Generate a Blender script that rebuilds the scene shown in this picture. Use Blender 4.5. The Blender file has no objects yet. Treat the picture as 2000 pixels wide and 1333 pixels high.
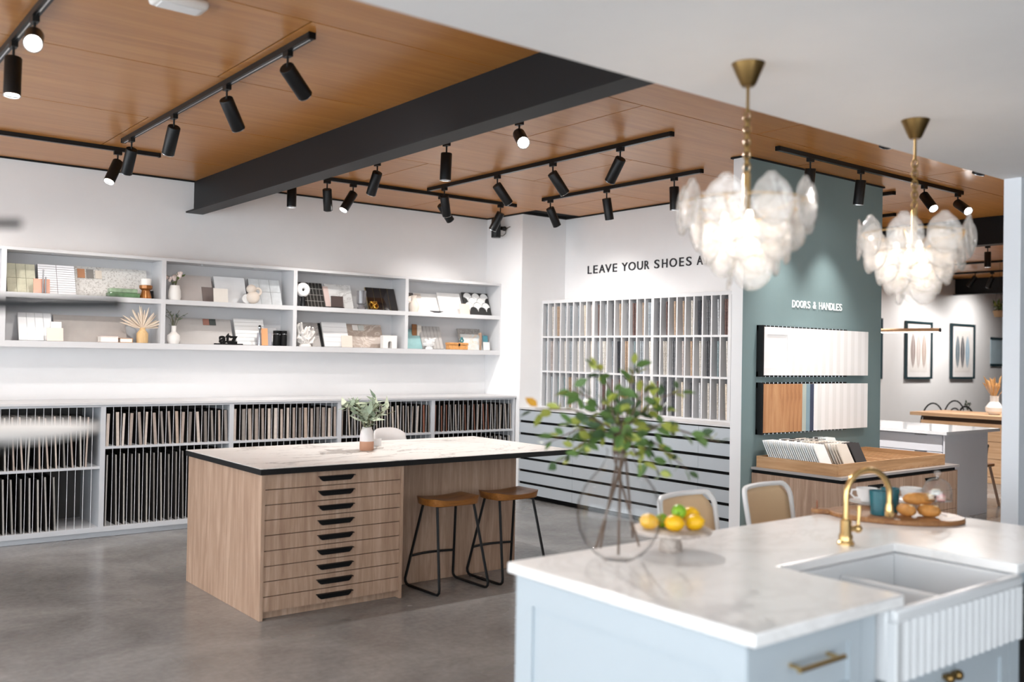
import bpy, math, random
from math import radians as rad, sin, cos, pi
from mathutils import Matrix, Vector
random.seed(7)
SC = bpy.context.scene
COL = SC.collection
# ------------------------------------------------------------------ camera
FPX, CXP, CYP, CAMH = 1851.7, 1000.0, 666.5, 1.6
def cam_axes(yaw, pitch, roll):
    f = Vector((cos(yaw)*cos(pitch), sin(yaw)*cos(pitch), sin(pitch)))
    r = Vector((sin(yaw), -cos(yaw), 0)); u = r.cross(f)
    return r*cos(roll)+u*sin(roll), -r*sin(roll)+u*cos(roll), f
CR, CU, CF = cam_axes(rad(51.731), rad(.8651), rad(1.007))
cam = bpy.data.cameras.new('camera'); cam_ob = bpy.data.objects.new('camera', cam); COL.objects.link(cam_ob)
cam.sensor_width = 36; cam.lens = 36*FPX/2000; cam.clip_start = .05; cam.clip_end = 200
cam_ob.matrix_world = Matrix(((CR.x, CU.x, -CF.x, 0), (CR.y, CU.y, -CF.y, 0), (CR.z, CU.z, -CF.z, CAMH), (0, 0, 0, 1)))
cam.dof.use_dof = True; cam.dof.focus_distance = 7.6; cam.dof.aperture_fstop = 1.5
SC.camera = cam_ob
# ------------------------------------------------------------------ world, exposure
world = bpy.data.worlds.new('daylight'); SC.world = world; world.use_nodes = True
bg = world.node_tree.nodes['Background']; bg.inputs[0].default_value = (.89, .95, 1.0, 1); bg.inputs[1].default_value = 5.0
SC.view_settings.view_transform = 'Standard'; SC.view_settings.look = 'None'
SC.view_settings.exposure = 0.18; SC.view_settings.gamma = 1.0; SC.view_settings.use_curve_mapping = False
SPOT_W = 48.0; SPOT_COL = (1.0, .96, .92)

# ------------------------------------------------------------------ measuring helpers: a sight line met with a wall plane
def ray(px, py): return CR*((px-CXP)/FPX) + CU*(-(py-CYP)/FPX) + CF
def onY(px, py, Y): d = ray(px, py); t = Y/d.y; return Vector((d.x*t, Y, CAMH+d.z*t))
def onX(px, py, X): d = ray(px, py); t = X/d.x; return Vector((X, d.y*t, CAMH+d.z*t))
def onZ(px, py, Z): d = ray(px, py); t = (Z-CAMH)/d.z; return Vector((d.x*t, d.y*t, Z))

# ------------------------------------------------------------------ materials
def lin(h):
    h = h.lstrip('#'); o = []
    for i in (0, 2, 4):
        c = int(h[i:i+2], 16)/255; o.append(c/12.92 if c <= .04045 else ((c+.055)/1.055)**2.4)
    return (*o, 1)
def nodes(name):
    m = bpy.data.materials.new(name); m.use_nodes = True
    return m, m.node_tree.nodes, m.node_tree.links, m.node_tree.nodes['Principled BSDF']
def coords(n, l, scale=(1, 1, 1), kind='Object', rot=(0, 0, 0)):
    t = n.new('ShaderNodeTexCoord'); mp = n.new('ShaderNodeMapping'); mp.inputs['Scale'].default_value = scale; mp.inputs['Rotation'].default_value = rot
    l.new(t.outputs[kind], mp.inputs[0]); return mp.outputs[0]
def noise(n, l, vec, scale, detail=4, rough=.55, dist=0):
    t = n.new('ShaderNodeTexNoise'); t.inputs['Scale'].default_value = scale; t.inputs['Detail'].default_value = detail
    t.inputs['Roughness'].default_value = rough; t.inputs['Distortion'].default_value = dist; l.new(vec, t.inputs['Vector']); return t.outputs['Fac']
def ramp(n, l, fac, stops):
    r = n.new('ShaderNodeValToRGB'); e = r.color_ramp.elements
    e[0].position, e[0].color = stops[0]; e[1].position, e[1].color = stops[-1]
    for p, c in stops[1:-1]:
        q = e.new(p); q.color = c
    l.new(fac, r.inputs[0]); return r.outputs[0]
def bump(n, l, b, h, strength, dist=.01):
    k = n.new('ShaderNodeBump'); k.inputs['Strength'].default_value = strength; k.inputs['Distance'].default_value = dist
    l.new(h, k.inputs['Height']); l.new(k.outputs[0], b.inputs['Normal'])
def shade(c, f): return (min(1, c[0]*f), min(1, c[1]*f), min(1, c[2]*f), 1)
MATS = {}
def pm(name, hexc, rough=.5, metal=0, var=.05, scale=6, bmp=0, spec=None, bscale=None, coat=0):
    if name in MATS: return MATS[name]
    m, n, l, b = nodes(name); c = lin(hexc); v = coords(n, l)
    f = noise(n, l, v, scale)
    l.new(ramp(n, l, f, [(.3, shade(c, 1-var)), (.7, shade(c, 1+var))]), b.inputs['Base Color'])
    b.inputs['Roughness'].default_value = rough; b.inputs['Metallic'].default_value = metal
    if spec is not None: b.inputs['Specular IOR Level'].default_value = spec
    if coat: b.inputs['Coat Weight'].default_value = coat
    if bmp: bump(n, l, b, noise(n, l, v, bscale or scale*6, 3), bmp)
    MATS[name] = m; return m
def wood(name, ca, cb, cc, axis='z', rough=.45, k=1.0, spec=.4):
    m, n, l, b = nodes(name)
    s = {'z': (9*k, 9*k, .55*k), 'x': (.55*k, 9*k, 9*k), 'y': (9*k, .55*k, 9*k)}[axis]
    v = coords(n, l, s); f1 = noise(n, l, v, 2.2, 8, .62, 1.2); f2 = noise(n, l, coords(n, l, tuple(q*5 for q in s)), 3, 5, .6)
    mx = n.new('ShaderNodeMath'); mx.operation = 'MULTIPLY_ADD'; mx.inputs[1].default_value = .35
    l.new(f2, mx.inputs[0]); l.new(f1, mx.inputs[2])
    l.new(ramp(n, l, mx.outputs[0], [(.46, lin(ca)), (.66, lin(cb)), (.86, lin(cc))]), b.inputs['Base Color'])
    b.inputs['Roughness'].default_value = rough; b.inputs['Specular IOR Level'].default_value = spec
    bump(n, l, b, f2, .08, .004); MATS[name] = m; return m
def stone(name, base, vein, scale=2.0, rough=.3, width=.04, amt=1.0):
    m, n, l, b = nodes(name); v = coords(n, l, (1, 1.6, 1.6), rot=(.2, .1, .5))
    f = noise(n, l, v, scale, 7, .6, 1.6)
    a = n.new('ShaderNodeMath'); a.operation = 'SUBTRACT'; a.inputs[1].default_value = .5; l.new(f, a.inputs[0])
    q = n.new('ShaderNodeMath'); q.operation = 'ABSOLUTE'; l.new(a.outputs[0], q.inputs[0])
    r1 = ramp(n, l, q.outputs[0], [(0, lin(vein)), (width, lin(base)), (1, lin(base))])
    g = noise(n, l, v, scale*.6, 3); r2 = ramp(n, l, g, [(.36, (0, 0, 0, 1)), (.54, (amt, amt, amt, 1))])
    mix = n.new('ShaderNodeMix'); mix.data_type = 'RGBA'; l.new(r2, mix.inputs[0]); mix.inputs[6].default_value = lin(base); l.new(r1, mix.inputs[7])
    l.new(mix.outputs[2], b.inputs['Base Color']); b.inputs['Roughness'].default_value = rough; MATS[name] = m; return m
def terrazzo(name, base, chip, chip2, scale=60):
    m, n, l, b = nodes(name); v = coords(n, l); t = n.new('ShaderNodeTexVoronoi'); t.inputs['Scale'].default_value = scale; l.new(v, t.inputs['Vector'])
    s = n.new('ShaderNodeSeparateColor'); l.new(t.outputs['Color'], s.inputs[0])
    l.new(ramp(n, l, s.outputs[0], [(.0, lin(chip)), (.22, lin(base)), (.75, lin(base)), (1, lin(chip2))]), b.inputs['Base Color'])
    b.inputs['Roughness'].default_value = .5; MATS[name] = m; return m
def thin_glass(name, tint=(1, 1, 1, 1), refl=1.0, milk=0, milkcol=(1, 1, 1, 1), rough=.02, ribs=0):
    m, n, l, b = nodes(name); n.remove(b); out = n['Material Output']
    tr = n.new('ShaderNodeBsdfTransparent'); ew = n.new('ShaderNodeLayerWeight'); ew.inputs['Blend'].default_value = .5
    l.new(ramp(n, l, ew.outputs['Facing'], [(.0, tint), (.6, tint), (.97, shade(tint, .45))]), tr.inputs[0])
    gl = n.new('ShaderNodeBsdfGlossy'); gl.inputs['Roughness'].default_value = rough
    fr = n.new('ShaderNodeLayerWeight'); fr.inputs['Blend'].default_value = .5; pw = n.new('ShaderNodeMath'); pw.operation = 'POWER'; pw.inputs[1].default_value = 4.0; l.new(fr.outputs['Facing'], pw.inputs[0])
    ma = n.new('ShaderNodeMath'); ma.operation = 'MULTIPLY_ADD'; ma.inputs[1].default_value = .55*refl; ma.inputs[2].default_value = .04*refl; l.new(pw.outputs[0], ma.inputs[0])
    if ribs:
        w = n.new('ShaderNodeTexNoise'); w.inputs['Scale'].default_value = ribs; l.new(coords(n, l, (1, 1, .35)), w.inputs['Vector'])
        k = n.new('ShaderNodeBump'); k.inputs['Strength'].default_value = .9; k.inputs['Distance'].default_value = .01; l.new(w.outputs['Fac'], k.inputs['Height'])
        l.new(k.outputs[0], gl.inputs['Normal']); l.new(k.outputs[0], fr.inputs['Normal'])
    mx = n.new('ShaderNodeMixShader'); l.new(ma.outputs[0], mx.inputs[0]); l.new(tr.outputs[0], mx.inputs[1]); l.new(gl.outputs[0], mx.inputs[2]); top = mx
    if milk:
        tl = n.new('ShaderNodeBsdfTranslucent'); tl.inputs[0].default_value = milkcol; df = n.new('ShaderNodeBsdfDiffuse'); df.inputs[0].default_value = milkcol
        a = n.new('ShaderNodeMixShader'); a.inputs[0].default_value = .45; l.new(tl.outputs[0], a.inputs[1]); l.new(df.outputs[0], a.inputs[2])
        if ribs: l.new(k.outputs[0], tl.inputs['Normal']); l.new(k.outputs[0], df.inputs['Normal'])
        t2 = n.new('ShaderNodeMixShader'); t2.inputs[0].default_value = milk; l.new(top.outputs[0], t2.inputs[1]); l.new(a.outputs[0], t2.inputs[2]); top = t2
    l.new(top.outputs[0], out.inputs[0]); MATS[name] = m; return m
def emis(name, col, s):
    m, n, l, b = nodes(name); b.inputs['Base Color'].default_value = (*col, 1); b.inputs['Emission Color'].default_value = (*col, 1); b.inputs['Emission Strength'].default_value = s
    MATS[name] = m; return m
def concrete():
    m, n, l, b = nodes('concrete_floor'); v = coords(n, l)
    f = noise(n, l, v, 1.1, 7, .58, .5); g = noise(n, l, v, 26, 4, .6)
    mx = n.new('ShaderNodeMath'); mx.operation = 'MULTIPLY_ADD'; mx.inputs[1].default_value = .3; l.new(g, mx.inputs[0]); l.new(f, mx.inputs[2])
    l.new(ramp(n, l, mx.outputs[0], [(.40, lin('#62605f')), (.62, lin('#7d7c7b')), (.9, lin('#9c9b9a'))]), b.inputs['Base Color'])
    l.new(ramp(n, l, noise(n, l, v, 1.5, 3), [(.3, (.2, .2, .2, 1)), (.75, (.3, .3, .3, 1))]), b.inputs['Roughness'])
    b.inputs['Specular IOR Level'].default_value = .5
    MATS['concrete_floor'] = m; return m

WALL = pm('wall_paint_white', '#e9e9ea', .6, var=.01)
SOFFIT = pm('soffit_paint', '#f0eeed', .7, var=.01)
GREEN = pm('green_wall_paint', '#75898b', .6, var=.03, scale=2)
PLY = wood('plywood_ceiling', '#ac6f31', '#b87b3b', '#c28746', 'x', .3, .5, .5)
DARKGAP = pm('shadow_gap_black', '#0b0a0a', .9)
STEEL = pm('painted_steel', '#101114', .5, var=.08, spec=.3)
BLACK = pm('black_powdercoat', '#0c0d0f', .42, var=.08, spec=.35)
BLACKM = pm('black_matte', '#070708', .6, spec=.2)
FLOOR = concrete()
SHELFW = pm('shelf_laminate', '#cbcbcd', .45, var=.01)
RACKG = pm('rack_laminate', '#c2c5ca', .45, var=.015)
DRAWERP = pm('drawer_laminate', '#b3bbc2', .45, var=.015)
OAK = wood('oak_veneer', '#917462', '#a48873', '#b79c88', 'z', .5, 1.0)
OAKX = wood('oak_veneer_long', '#a37c57', '#b88f66', '#c7a17c', 'x', .5, 1.0)
OAKY = wood('oak_veneer_deep', '#a37c57', '#b88f66', '#c7a17c', 'y', .5, 1.0)
SEATW = wood('stool_timber', '#6f431d', '#8a5828', '#a06c36', 'x', .35, 1.0)
MARBLE = stone('marble_laminate', '#e4e1de', '#948e8a', 1.1, .35, .018)
QUARTZ = stone('quartz_stone', '#f3f2f1', '#e3e1df', 1.8, .2, .05, .6)
KITP = pm('kitchen_paint', '#b4bec5', .4, var=.01)
CERAM = pm('white_ceramic', '#ecebea', .12, var=.01, spec=.5)
CERAMM = pm('matte_white_ceramic', '#e6e2de', .6, var=.03)
BRASS = pm('brass', '#d8b57c', .25, 1, var=.05)
ABRASS = pm('antique_brass', '#8a6f45', .3, 1, var=.1)
GOLD = pm('gold_metal', '#c9973f', .2, 1)
CHROME = pm('satin_steel', '#b9bcc0', .25, 1)
GLASS = thin_glass('clear_glass', (1, 1, 1, 1), .8)
SPOTLENS = emis('spot_lens', (1, .97, .93), 30)
BULB = emis('bulb_glow', (1, .9, .8), 9)
LED = emis('led_strip', (.95, .97, 1), 12)

# ------------------------------------------------------------------ mesh builder
class MB:
    def __init__(s): s.v = []; s.f = []
    def add(s, v, f):
        k = len(s.v); s.v += [tuple(p) for p in v]; s.f += [tuple(i+k for i in q) for q in f]; return s
    def box(s, x0, x1, y0, y1, z0, z1, M=None):
        v = [Vector(p) for p in ((x0, y0, z0), (x1, y0, z0), (x1, y1, z0), (x0, y1, z0), (x0, y0, z1), (x1, y0, z1), (x1, y1, z1), (x0, y1, z1))]
        if M: v = [M @ p for p in v]
        return s.add(v, [(0, 3, 2, 1), (4, 5, 6, 7), (0, 1, 5, 4), (1, 2, 6, 5), (2, 3, 7, 6), (3, 0, 4, 7)])
    def tube(s, pts, r, n=8, caps=True, closed=False):
        pts = [Vector(p) for p in pts]; rs = r if isinstance(r, (list, tuple)) else [r]*len(pts); N = len(pts)
        rings = []; up = None
        for i, p in enumerate(pts):
            a = pts[i-1] if (i or closed) else p; b = pts[(i+1) % N] if (i < N-1 or closed) else p
            t = (b-a).normalized() if (b-a).length > 1e-9 else Vector((0, 0, 1))
            if up is None: up = Vector((0, 0, 1)) if abs(t.z) < .9 else Vector((1, 0, 0))
            x = (up - t*up.dot(t)); x = x.normalized() if x.length > 1e-6 else t.orthogonal().normalized(); up = x; y = t.cross(x)
            rings.append([p + x*(rs[i]*cos(2*pi*j/n)) + y*(rs[i]*sin(2*pi*j/n)) for j in range(n)])
        v = [q for g in rings for q in g]; f = []
        for i in range(N if closed else N-1):
            k = (i+1) % N
            for j in range(n): f.append((i*n+j, i*n+(j+1) % n, k*n+(j+1) % n, k*n+j))
        if caps and not closed: f += [tuple(reversed(range(n))), tuple(range((N-1)*n, N*n))]
        return s.add(v, f)
    def lathe(s, prof, n=24, c=(0, 0, 0), M=None):
        v = []; f = []; m = len(prof)
        for r, z in prof:
            for j in range(n): v.append(Vector((r*cos(2*pi*j/n), r*sin(2*pi*j/n), z)))
        for i in range(m-1):
            for j in range(n): f.append((i*n+j, i*n+(j+1) % n, (i+1)*n+(j+1) % n, (i+1)*n+j))
        if prof[0][0] > 1e-6: f.append(tuple(reversed(range(n))))
        if prof[-1][0] > 1e-6: f.append(tuple(range((m-1)*n, m*n)))
        if M: v = [M @ p for p in v]
        c = Vector(c); return s.add([p+c for p in v], f)
    def ring(s, prof, n=24, c=(0, 0, 0), M=None):
        v = []; f = []; m = len(prof); c = Vector(c)
        for r, z in prof:
            for j in range(n):
                p = Vector((r*cos(2*pi*j/n), r*sin(2*pi*j/n), z)); v.append((M @ p if M else p)+c)
        for i in range(m):
            k = (i+1) % m
            for j in range(n): f.append((i*n+j, i*n+(j+1) % n, k*n+(j+1) % n, k*n+j))
        return s.add(v, f)
    def open_lathe(s, prof, n=24, c=(0, 0, 0)):
        v = []; f = []; c = Vector(c)
        for r, z in prof:
            for j in range(n): v.append(Vector((r*cos(2*pi*j/n), r*sin(2*pi*j/n), z))+c)
        for i in range(len(prof)-1):
            for j in range(n): f.append((i*n+j, i*n+(j+1) % n, (i+1)*n+(j+1) % n, (i+1)*n+j))
        return s.add(v, f)
    def prism(s, poly, h0, h1, axis='z', M=None):
        def P(a, b, h): return Vector({'z': (a, b, h), 'y': (a, h, b), 'x': (h, a, b)}[axis])
        n = len(poly); v = [P(a, b, h0) for a, b in poly]+[P(a, b, h1) for a, b in poly]
        if M: v = [M @ p for p in v]
        return s.add(v, [tuple(reversed(range(n))), tuple(range(n, 2*n))]+[(i, (i+1) % n, n+(i+1) % n, n+i) for i in range(n)])
    def ball(s, c, r, n=12, m=8, sc=(1, 1, 1), M=None):
        v = []; f = []; c = Vector(c)
        for i in range(m+1):
            a = pi*i/m
            for j in range(n):
                b = 2*pi*j/n; p = Vector((sin(a)*cos(b)*sc[0], sin(a)*sin(b)*sc[1], -cos(a)*sc[2]))*r
                v.append((M @ p if M else p)+c)
        for i in range(m):
            for j in range(n): f.append((i*n+j, i*n+(j+1) % n, (i+1)*n+(j+1) % n, (i+1)*n+j))
        return s.add(v, f)
    def torus(s, c, R, r, n=24, m=8, M=None):
        v = []; f = []; c = Vector(c)
        for i in range(n):
            for j in range(m):
                p = Vector(((R+r*cos(2*pi*j/m))*cos(2*pi*i/n), (R+r*cos(2*pi*j/m))*sin(2*pi*i/n), r*sin(2*pi*j/m)))
                v.append((M @ p if M else p)+c)
        for i in range(n):
            for j in range(m): f.append((i*m+j, ((i+1) % n)*m+j, ((i+1) % n)*m+(j+1) % m, i*m+(j+1) % m))
        return s.add(v, f)
    def build(s, name, mat, parent=None, smooth=True, bev=0, solid=0):
        me = bpy.data.meshes.new(name)
        off = Vector(LOC.get(parent, (0, 0, 0))) if parent else Vector((0, 0, 0))
        me.from_pydata([tuple(Vector(p)-off) for p in s.v], [], s.f); me.update()
        return mesh_obj(name, me, mat, parent, smooth, bev, solid, off)
LOC = {}
def mesh_obj(name, me, mat, parent=None, smooth=True, bev=0, solid=0, off=None):
    if mat: me.materials.append(mat)
    if smooth:
        me.polygons.foreach_set('use_smooth', [True]*len(me.polygons)); me.set_sharp_from_angle(angle=rad(38))
    o = bpy.data.objects.new(name, me); COL.objects.link(o)
    if parent: o.parent = parent; LOC[o] = off if off is not None else Vector((0, 0, 0))
    if solid:
        k = o.modifiers.new('thickness', 'SOLIDIFY'); k.thickness = solid; k.offset = 0
    if bev:
        k = o.modifiers.new('bevel', 'BEVEL'); k.width = bev; k.segments = 2; k.limit_method = 'ANGLE'
    return o
def B(*a, **k): return MB().box(*a, **k)
def tag(o, label, cat, group=None, kind=None):
    o['label'] = label
    if cat: o['category'] = cat
    if group: o['group'] = group
    if kind: o['kind'] = kind
    return o
def thing(name, label, cat, loc=(0, 0, 0), group=None, local=False, rotz=0):
    o = bpy.data.objects.new(name, None); COL.objects.link(o); o.empty_display_size = .1; o.location = loc; o.rotation_euler = (0, 0, rotz)
    LOC[o] = Vector((0, 0, 0)) if local else Vector(loc)
    return tag(o, label, cat, group)
def struct(o, label=None):
    o['kind'] = 'structure'
    if label: o['label'] = label
    return o
def dup(o, parent=None, loc=None, rotz=None, label=None, group=None):
    c = o.copy(); COL.objects.link(c)
    if parent: c.parent = parent
    if loc is not None: c.location = loc
    if rotz is not None: c.rotation_euler = (0, 0, rotz)
    if label: c['label'] = label
    if group: c['group'] = group
    for ch in list(o.children): dup(ch, c)
    return c
def share(o, parent, loc=(0, 0, 0), rot=(0, 0, 0), scale=(1, 1, 1), mat=None):
    c = o.copy(); COL.objects.link(c); c.parent = parent; c.location = loc; c.rotation_euler = rot; c.scale = scale; return c
def aim(d): return Vector((0, 0, 1)).rotation_difference(Vector(d).normalized()).to_matrix().to_4x4()
def nth(k):
    k += 1; return '%d%s' % (k, 'th' if 10 < k % 100 < 14 else {1: 'st', 2: 'nd', 3: 'rd'}.get(k % 10, 'th'))
ORD = 'first second third fourth fifth sixth seventh eighth ninth tenth eleventh twelfth thirteenth fourteenth fifteenth sixteenth seventeenth eighteenth nineteenth twentieth'.split()

# ================================================================== SETTING
ZC, YA, XB, XP, YP = 3.217, 9.03, 7.37, 6.72, 8.36
struct(B(-4, 26, -4.2, 9.2, -.12, 0).build('floor', FLOOR), 'polished grey concrete floor')
struct(B(-4, 26, YA, YA+.17, 0, 3.5).build('wall_left', WALL), 'long white wall behind the tile shelves')
struct(B(XP, XB+.2, YP, YA-.001, .001, ZC+.05).build('wall_pier', WALL), 'white corner pier between the two display walls')
struct(B(XB, XB+.2, 4.87, YP-.001, .001, ZC+.05).build('wall_back', WALL), 'white wall behind the carpet sample rack')
struct(B(1.5, 26, -4.4, -4.2, 0, 3.5).build('wall_front', WALL), 'plain white wall behind the camera')
struct(B(25.8, 26, -4.2, YA, 0.001, 3.5).build('wall_far', WALL), 'white end wall of the far room')
gp = MB().box(6.07, 8.08, 4.757, 4.865, .001, ZC-.012).build('wall_partition', WALL); struct(gp, 'partition wall with painted green face')
gf = MB().box(6.0705, 8.078, 4.752, 4.757, .002, ZC-.013).build('green_face', GREEN, gp); gf['label'] = 'green painted face'
struct(B(5.24, 8.9, 2.284, 2.374, .001, 2.599).build('wall_right', pm('nib_paint', '#e0e4e9', .6, var=.01)), 'white wall end standing right of the kitchen island')
sof = MB().box(-4, 9.0, -4.2, 2.385, 2.6, 2.66).box(-4, 9.0, 2.345, 2.385, 2.66, ZC+.05)
struct(sof.build('ceiling_soffit', SOFFIT), 'lowered white ceiling above the kitchen display')
ceil = struct(B(-4, 26, -4.2, YA+.17, ZC+.022, ZC+.1).build('ceiling', DARKGAP), 'timber panelled ceiling')
rows = [2.386, 3.0, 4.25, 5.485, 6.76, 8.10, YA-.028]
for i in range(len(rows)-1):
    x = (2.07 if i % 2 == 0 else 3.23) - 2.32*3
    while x < 21:
        a, b = max(x, -4), x+2.32
        if b > -3.5:
            y0, y1 = rows[i]+.005, rows[i+1]-.005
            segs = [(a+.005, b-.005)]
            if y0 > YP-.5 or (4.8 < y0):   # panels stop at the display wall and start again behind it
                segs = []
                if a < XB and b > XB: segs = [(a+.003, XB-.028), (XB+.215, b-.003)]
                else: segs = [(a+.005, b-.005)]
            for (p, q) in segs:
                if q-p > .02:
                    if i == 5 and p < XP < q: q = XP-.028
                    MB().box(p, q, y0, y1, ZC, ZC+.006).build('plywood_panel', PLY, ceil, smooth=False)
        x += 2.32
for q in ((-4, XP, YA-.02, YA-.001), (XP-.02, XP-.001, YP, YA-.02), (XP-.02, XB, YP-.02, YP-.001), (XB-.02, XB-.001, 4.89, YP-.02), (XB+.25, 25.8, YA-.02, YA-.001)):
    MB().box(*q, ZC-.012, ZC+.02).build('shadow_line', DARKGAP, ceil)
MB().box(6.05, 8.1, 4.74, 4.88, ZC-.012, ZC+.02).build('shadow_line', DARKGAP, ceil)
# steel I-beams
def ibeam(xc, y0, y1, name, label):
    m = MB().box(xc-.082, xc+.082, y0, y1, 2.905, 2.921).box(xc-.006, xc+.006, y0, y1, 2.921, ZC+.02)
    return struct(m.build(name, STEEL), label)
ibeam(3.213, 1.2, YA, 'trim_1', 'dark steel I-beam crossing the timber ceiling')
ibeam(10.55, 1.2, YA, 'trim_2', 'dark steel I-beam in the room behind the green partition')
ibeam(17.95, 1.2, YA, 'trim_3', 'farthest dark steel I-beam above the framed pictures')
# shop window mullions on the daylight side (out of view to the left)
wf = MB()
for k in range(6): wf.box(-4.05, -3.97, -4.2+k*2.64, -4.14+k*2.64, 0, 3.2)
wf.box(-4.05, -3.97, -4.2, 9.2, 3.13, 3.22).box(-4.05, -3.97, -4.2, 9.2, 0, .08)
struct(wf.build('window_1', STEEL), 'tall shop window framing on the street side')

# ================================================================== TRACK LIGHTING
def track(axis, c, a, b, label, z=ZC):
    o = thing('lighting_track', label, 'light track', (0, 0, z-.015))
    w = .018
    r = MB().box(c-w, c+w, a, b, z-.032, z) if axis == 'X' else MB().box(a, b, c-w, c+w, z-.032, z)
    r.build('rail', BLACK, o)
    g = MB().box(c-.004, c+.004, a+.02, b-.02, z-.0335, z-.0322) if axis == 'X' else MB().box(a+.02, b-.02, c-.004, c+.004, z-.0335, z-.0322)
    g.build('power_slot', CHROME, o)
    for e in (a, b):
        q = MB().box(c-w-.001, c+w+.001, e-.006, e+.006, z-.0338, z) if axis == 'X' else MB().box(e-.006, e+.006, c-w-.001, c+w+.001, z-.0338, z)
        q.build('end_cap', BLACKM, o)
    return o
track('X', 2.14, 4.39, 7.59, 'black light track with four spotlights left of the steel beam')
track('Y', 7.95, -.6, 2.53, 'black light track along the shelf wall at the far left')
track('X', .985, 2.6, 6.2, 'black light track at the top left corner of the view')
track('X', 3.975, 4.2, 8.0, 'black light track mostly hidden behind the steel beam')
track('Y', 7.93, 3.55, 6.27, 'black light track along the shelf wall right of the beam')
track('X', 5.05, 4.6, 7.75, 'long black light track in the middle right of the beam')
track('X', 6.24, 5.34, 7.43, 'black light track above the carpet rack wall')
track('Y', 4.38, 5.98, 8.81, 'black light track in front of the green partition')
track('Y', 3.10, 5.2, 8.6, 'black light track hidden above the white soffit edge')
track('X', 8.36, 4.80, 8.2, 'short visible end of black track just behind the green partition')
track('X', 9.60, 5.50, 8.4, 'lower of the two track ends peeking past the green partition')
track('X', 12.9, 4.0, 8.6, 'far black track with one hanging spotlight beyond the second beam')
track('X', 15.1, 4.0, 8.6, 'far black track second beyond the second beam')
track('X', 16.7, 4.0, 8.6, 'far black track nearest the third beam')

def spot(x, y, d, label, lit=1.0, ax='X', z=ZC-.032, cast=True, cone=100):
    o = thing('track_spotlight', label, 'spotlight', (x, y, z), 'black track spotlights')
    d = Vector(d).normalized(); piv = Vector((x, y, z-.092))
    ad = MB().box(x-.016, x+.016, y-.03, y+.03, z-.028, z) if ax == 'X' else MB().box(x-.03, x+.03, y-.016, y+.016, z-.028, z)
    ad.build('track_adapter', BLACK, o)
    MB().tube([(x, y, z-.028), piv], .0065, 8).build('stem', BLACK, o)
    M = aim(d); top = piv - d*.012
    body = MB(); L = .205; R = .042
    body.lathe([(.001, .0), (R-.003, .0), (R, .004), (R, L), (R-.004, L), (R-.006, L-.014)], 24, top, M)
    bo = body.build('lamp_body', BLACK, o)
    MB().ring([(R-.0035, L-.003), (R+.0006, L-.003), (R+.0006, L+.001), (R-.0035, L+.001)], 24, top, M).build('rim', CHROME, bo)
    MB().lathe([(.0, L-.012), (R-.006, L-.012), (R-.006, L-.010), (.0, L-.010)], 20, top, M).build('lens', SPOTLENS, o)
    MB().tube([piv-Vector((0, 0, .004))+CR*.0, piv+Vector((0, 0, .012))], .011, 8).build('pivot', BLACKM, o)
    if cast:
        ld = bpy.data.lights.new('spot_beam', 'SPOT'); ld.energy = SPOT_W*lit; ld.color = SPOT_COL; ld.spot_size = rad(cone); ld.spot_blend = 1.0; ld.shadow_soft_size = .03
        lo = bpy.data.objects.new('spot_beam', ld); COL.objects.link(lo); lo.parent = o
        p = top + d*(L+.012) - Vector((x, y, z)); lo.location = p; lo.rotation_mode = 'QUATERNION'; lo.rotation_quaternion = (-d).to_track_quat('Z', 'Y')
    return o
X_ = 'X'; Y_ = 'Y'
spot(2.14, 4.67, (.75, .45, -.49), 'black spotlight on the track left of the beam, nearest the viewer and tilted right')
spot(2.14, 5.51, (.57, .43, -.70), 'black spotlight second from the near end on the track left of the beam')
spot(2.14, 6.44, (.02, .62, -.78), 'black spotlight third from the near end on the track left of the beam')
spot(2.14, 7.38, (.0, .60, -.80), 'black spotlight at the far end of the track left of the beam')
spot(2.20, 7.95, (-.40, -.28, -.87), 'black spotlight leaning left near the end of the far left wall track', ax='Y')
spot(.985, 4.99, (-.2, -.87, -.45), 'glowing spotlight facing the viewer in the top left corner', 1.6)
spot(.985, 5.48, (-.03, -.10, -1), 'black spotlight hanging straight down in the top left corner', 2.2)
spot(1.05, 7.95, (.1, .5, -.8), 'black spotlight cut by the left picture edge', ax='Y')
spot(3.975, 6.89, (.05, .58, -.78), 'black spotlight tilted left just below the steel beam')
spot(3.975, 5.87, (0, 0.05, -1), 'black spotlight hanging straight down just right of the steel beam', 3.2)
spot(3.975, 5.00, (-.42, -.77, -.48), 'glowing spotlight facing the viewer right of the steel beam', 5)
spot(3.70, 7.93, (0, .0, -1), 'black spotlight whose lower end shows under the steel beam', ax='Y')
spot(4.05, 7.93, (.25, .35, -.85), 'black spotlight where the wall track comes out from behind the beam', ax='Y')
spot(4.32, 7.93, (-.53, -.03, -.85), 'black spotlight leaning left beside the beam on the wall track', ax='Y')
spot(5.32, 7.93, (.71, .18, -.68), 'black spotlight leaning right halfway along the wall track', ax='Y')
spot(6.07, 7.93, (-.15, .50, -.85), 'black spotlight leaning left at the corner end of the wall track', ax='Y')
spot(5.05, 7.48, (.40, .35, -.80), 'black spotlight at the far end of the long middle track')
spot(5.05, 6.65, (.69, .0, -.72), 'black spotlight second from the far end of the long middle track')
spot(5.05, 5.90, (.67, -.04, -.74), 'black spotlight second from the near end of the long middle track')
spot(5.05, 5.12, (.10, .66, -.74), 'black spotlight at the near end of the long middle track, leaning left')
spot(6.24, 7.32, (.55, .08, -.8), 'black spotlight nearest the corner on the track above the carpet rack')
spot(6.24, 6.50, (.30, .08, -.95), 'black spotlight in the middle of the track above the carpet rack')
spot(6.24, 5.65, (.08, .02, -1), 'black spotlight at the near end of the track above the carpet rack')
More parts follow.
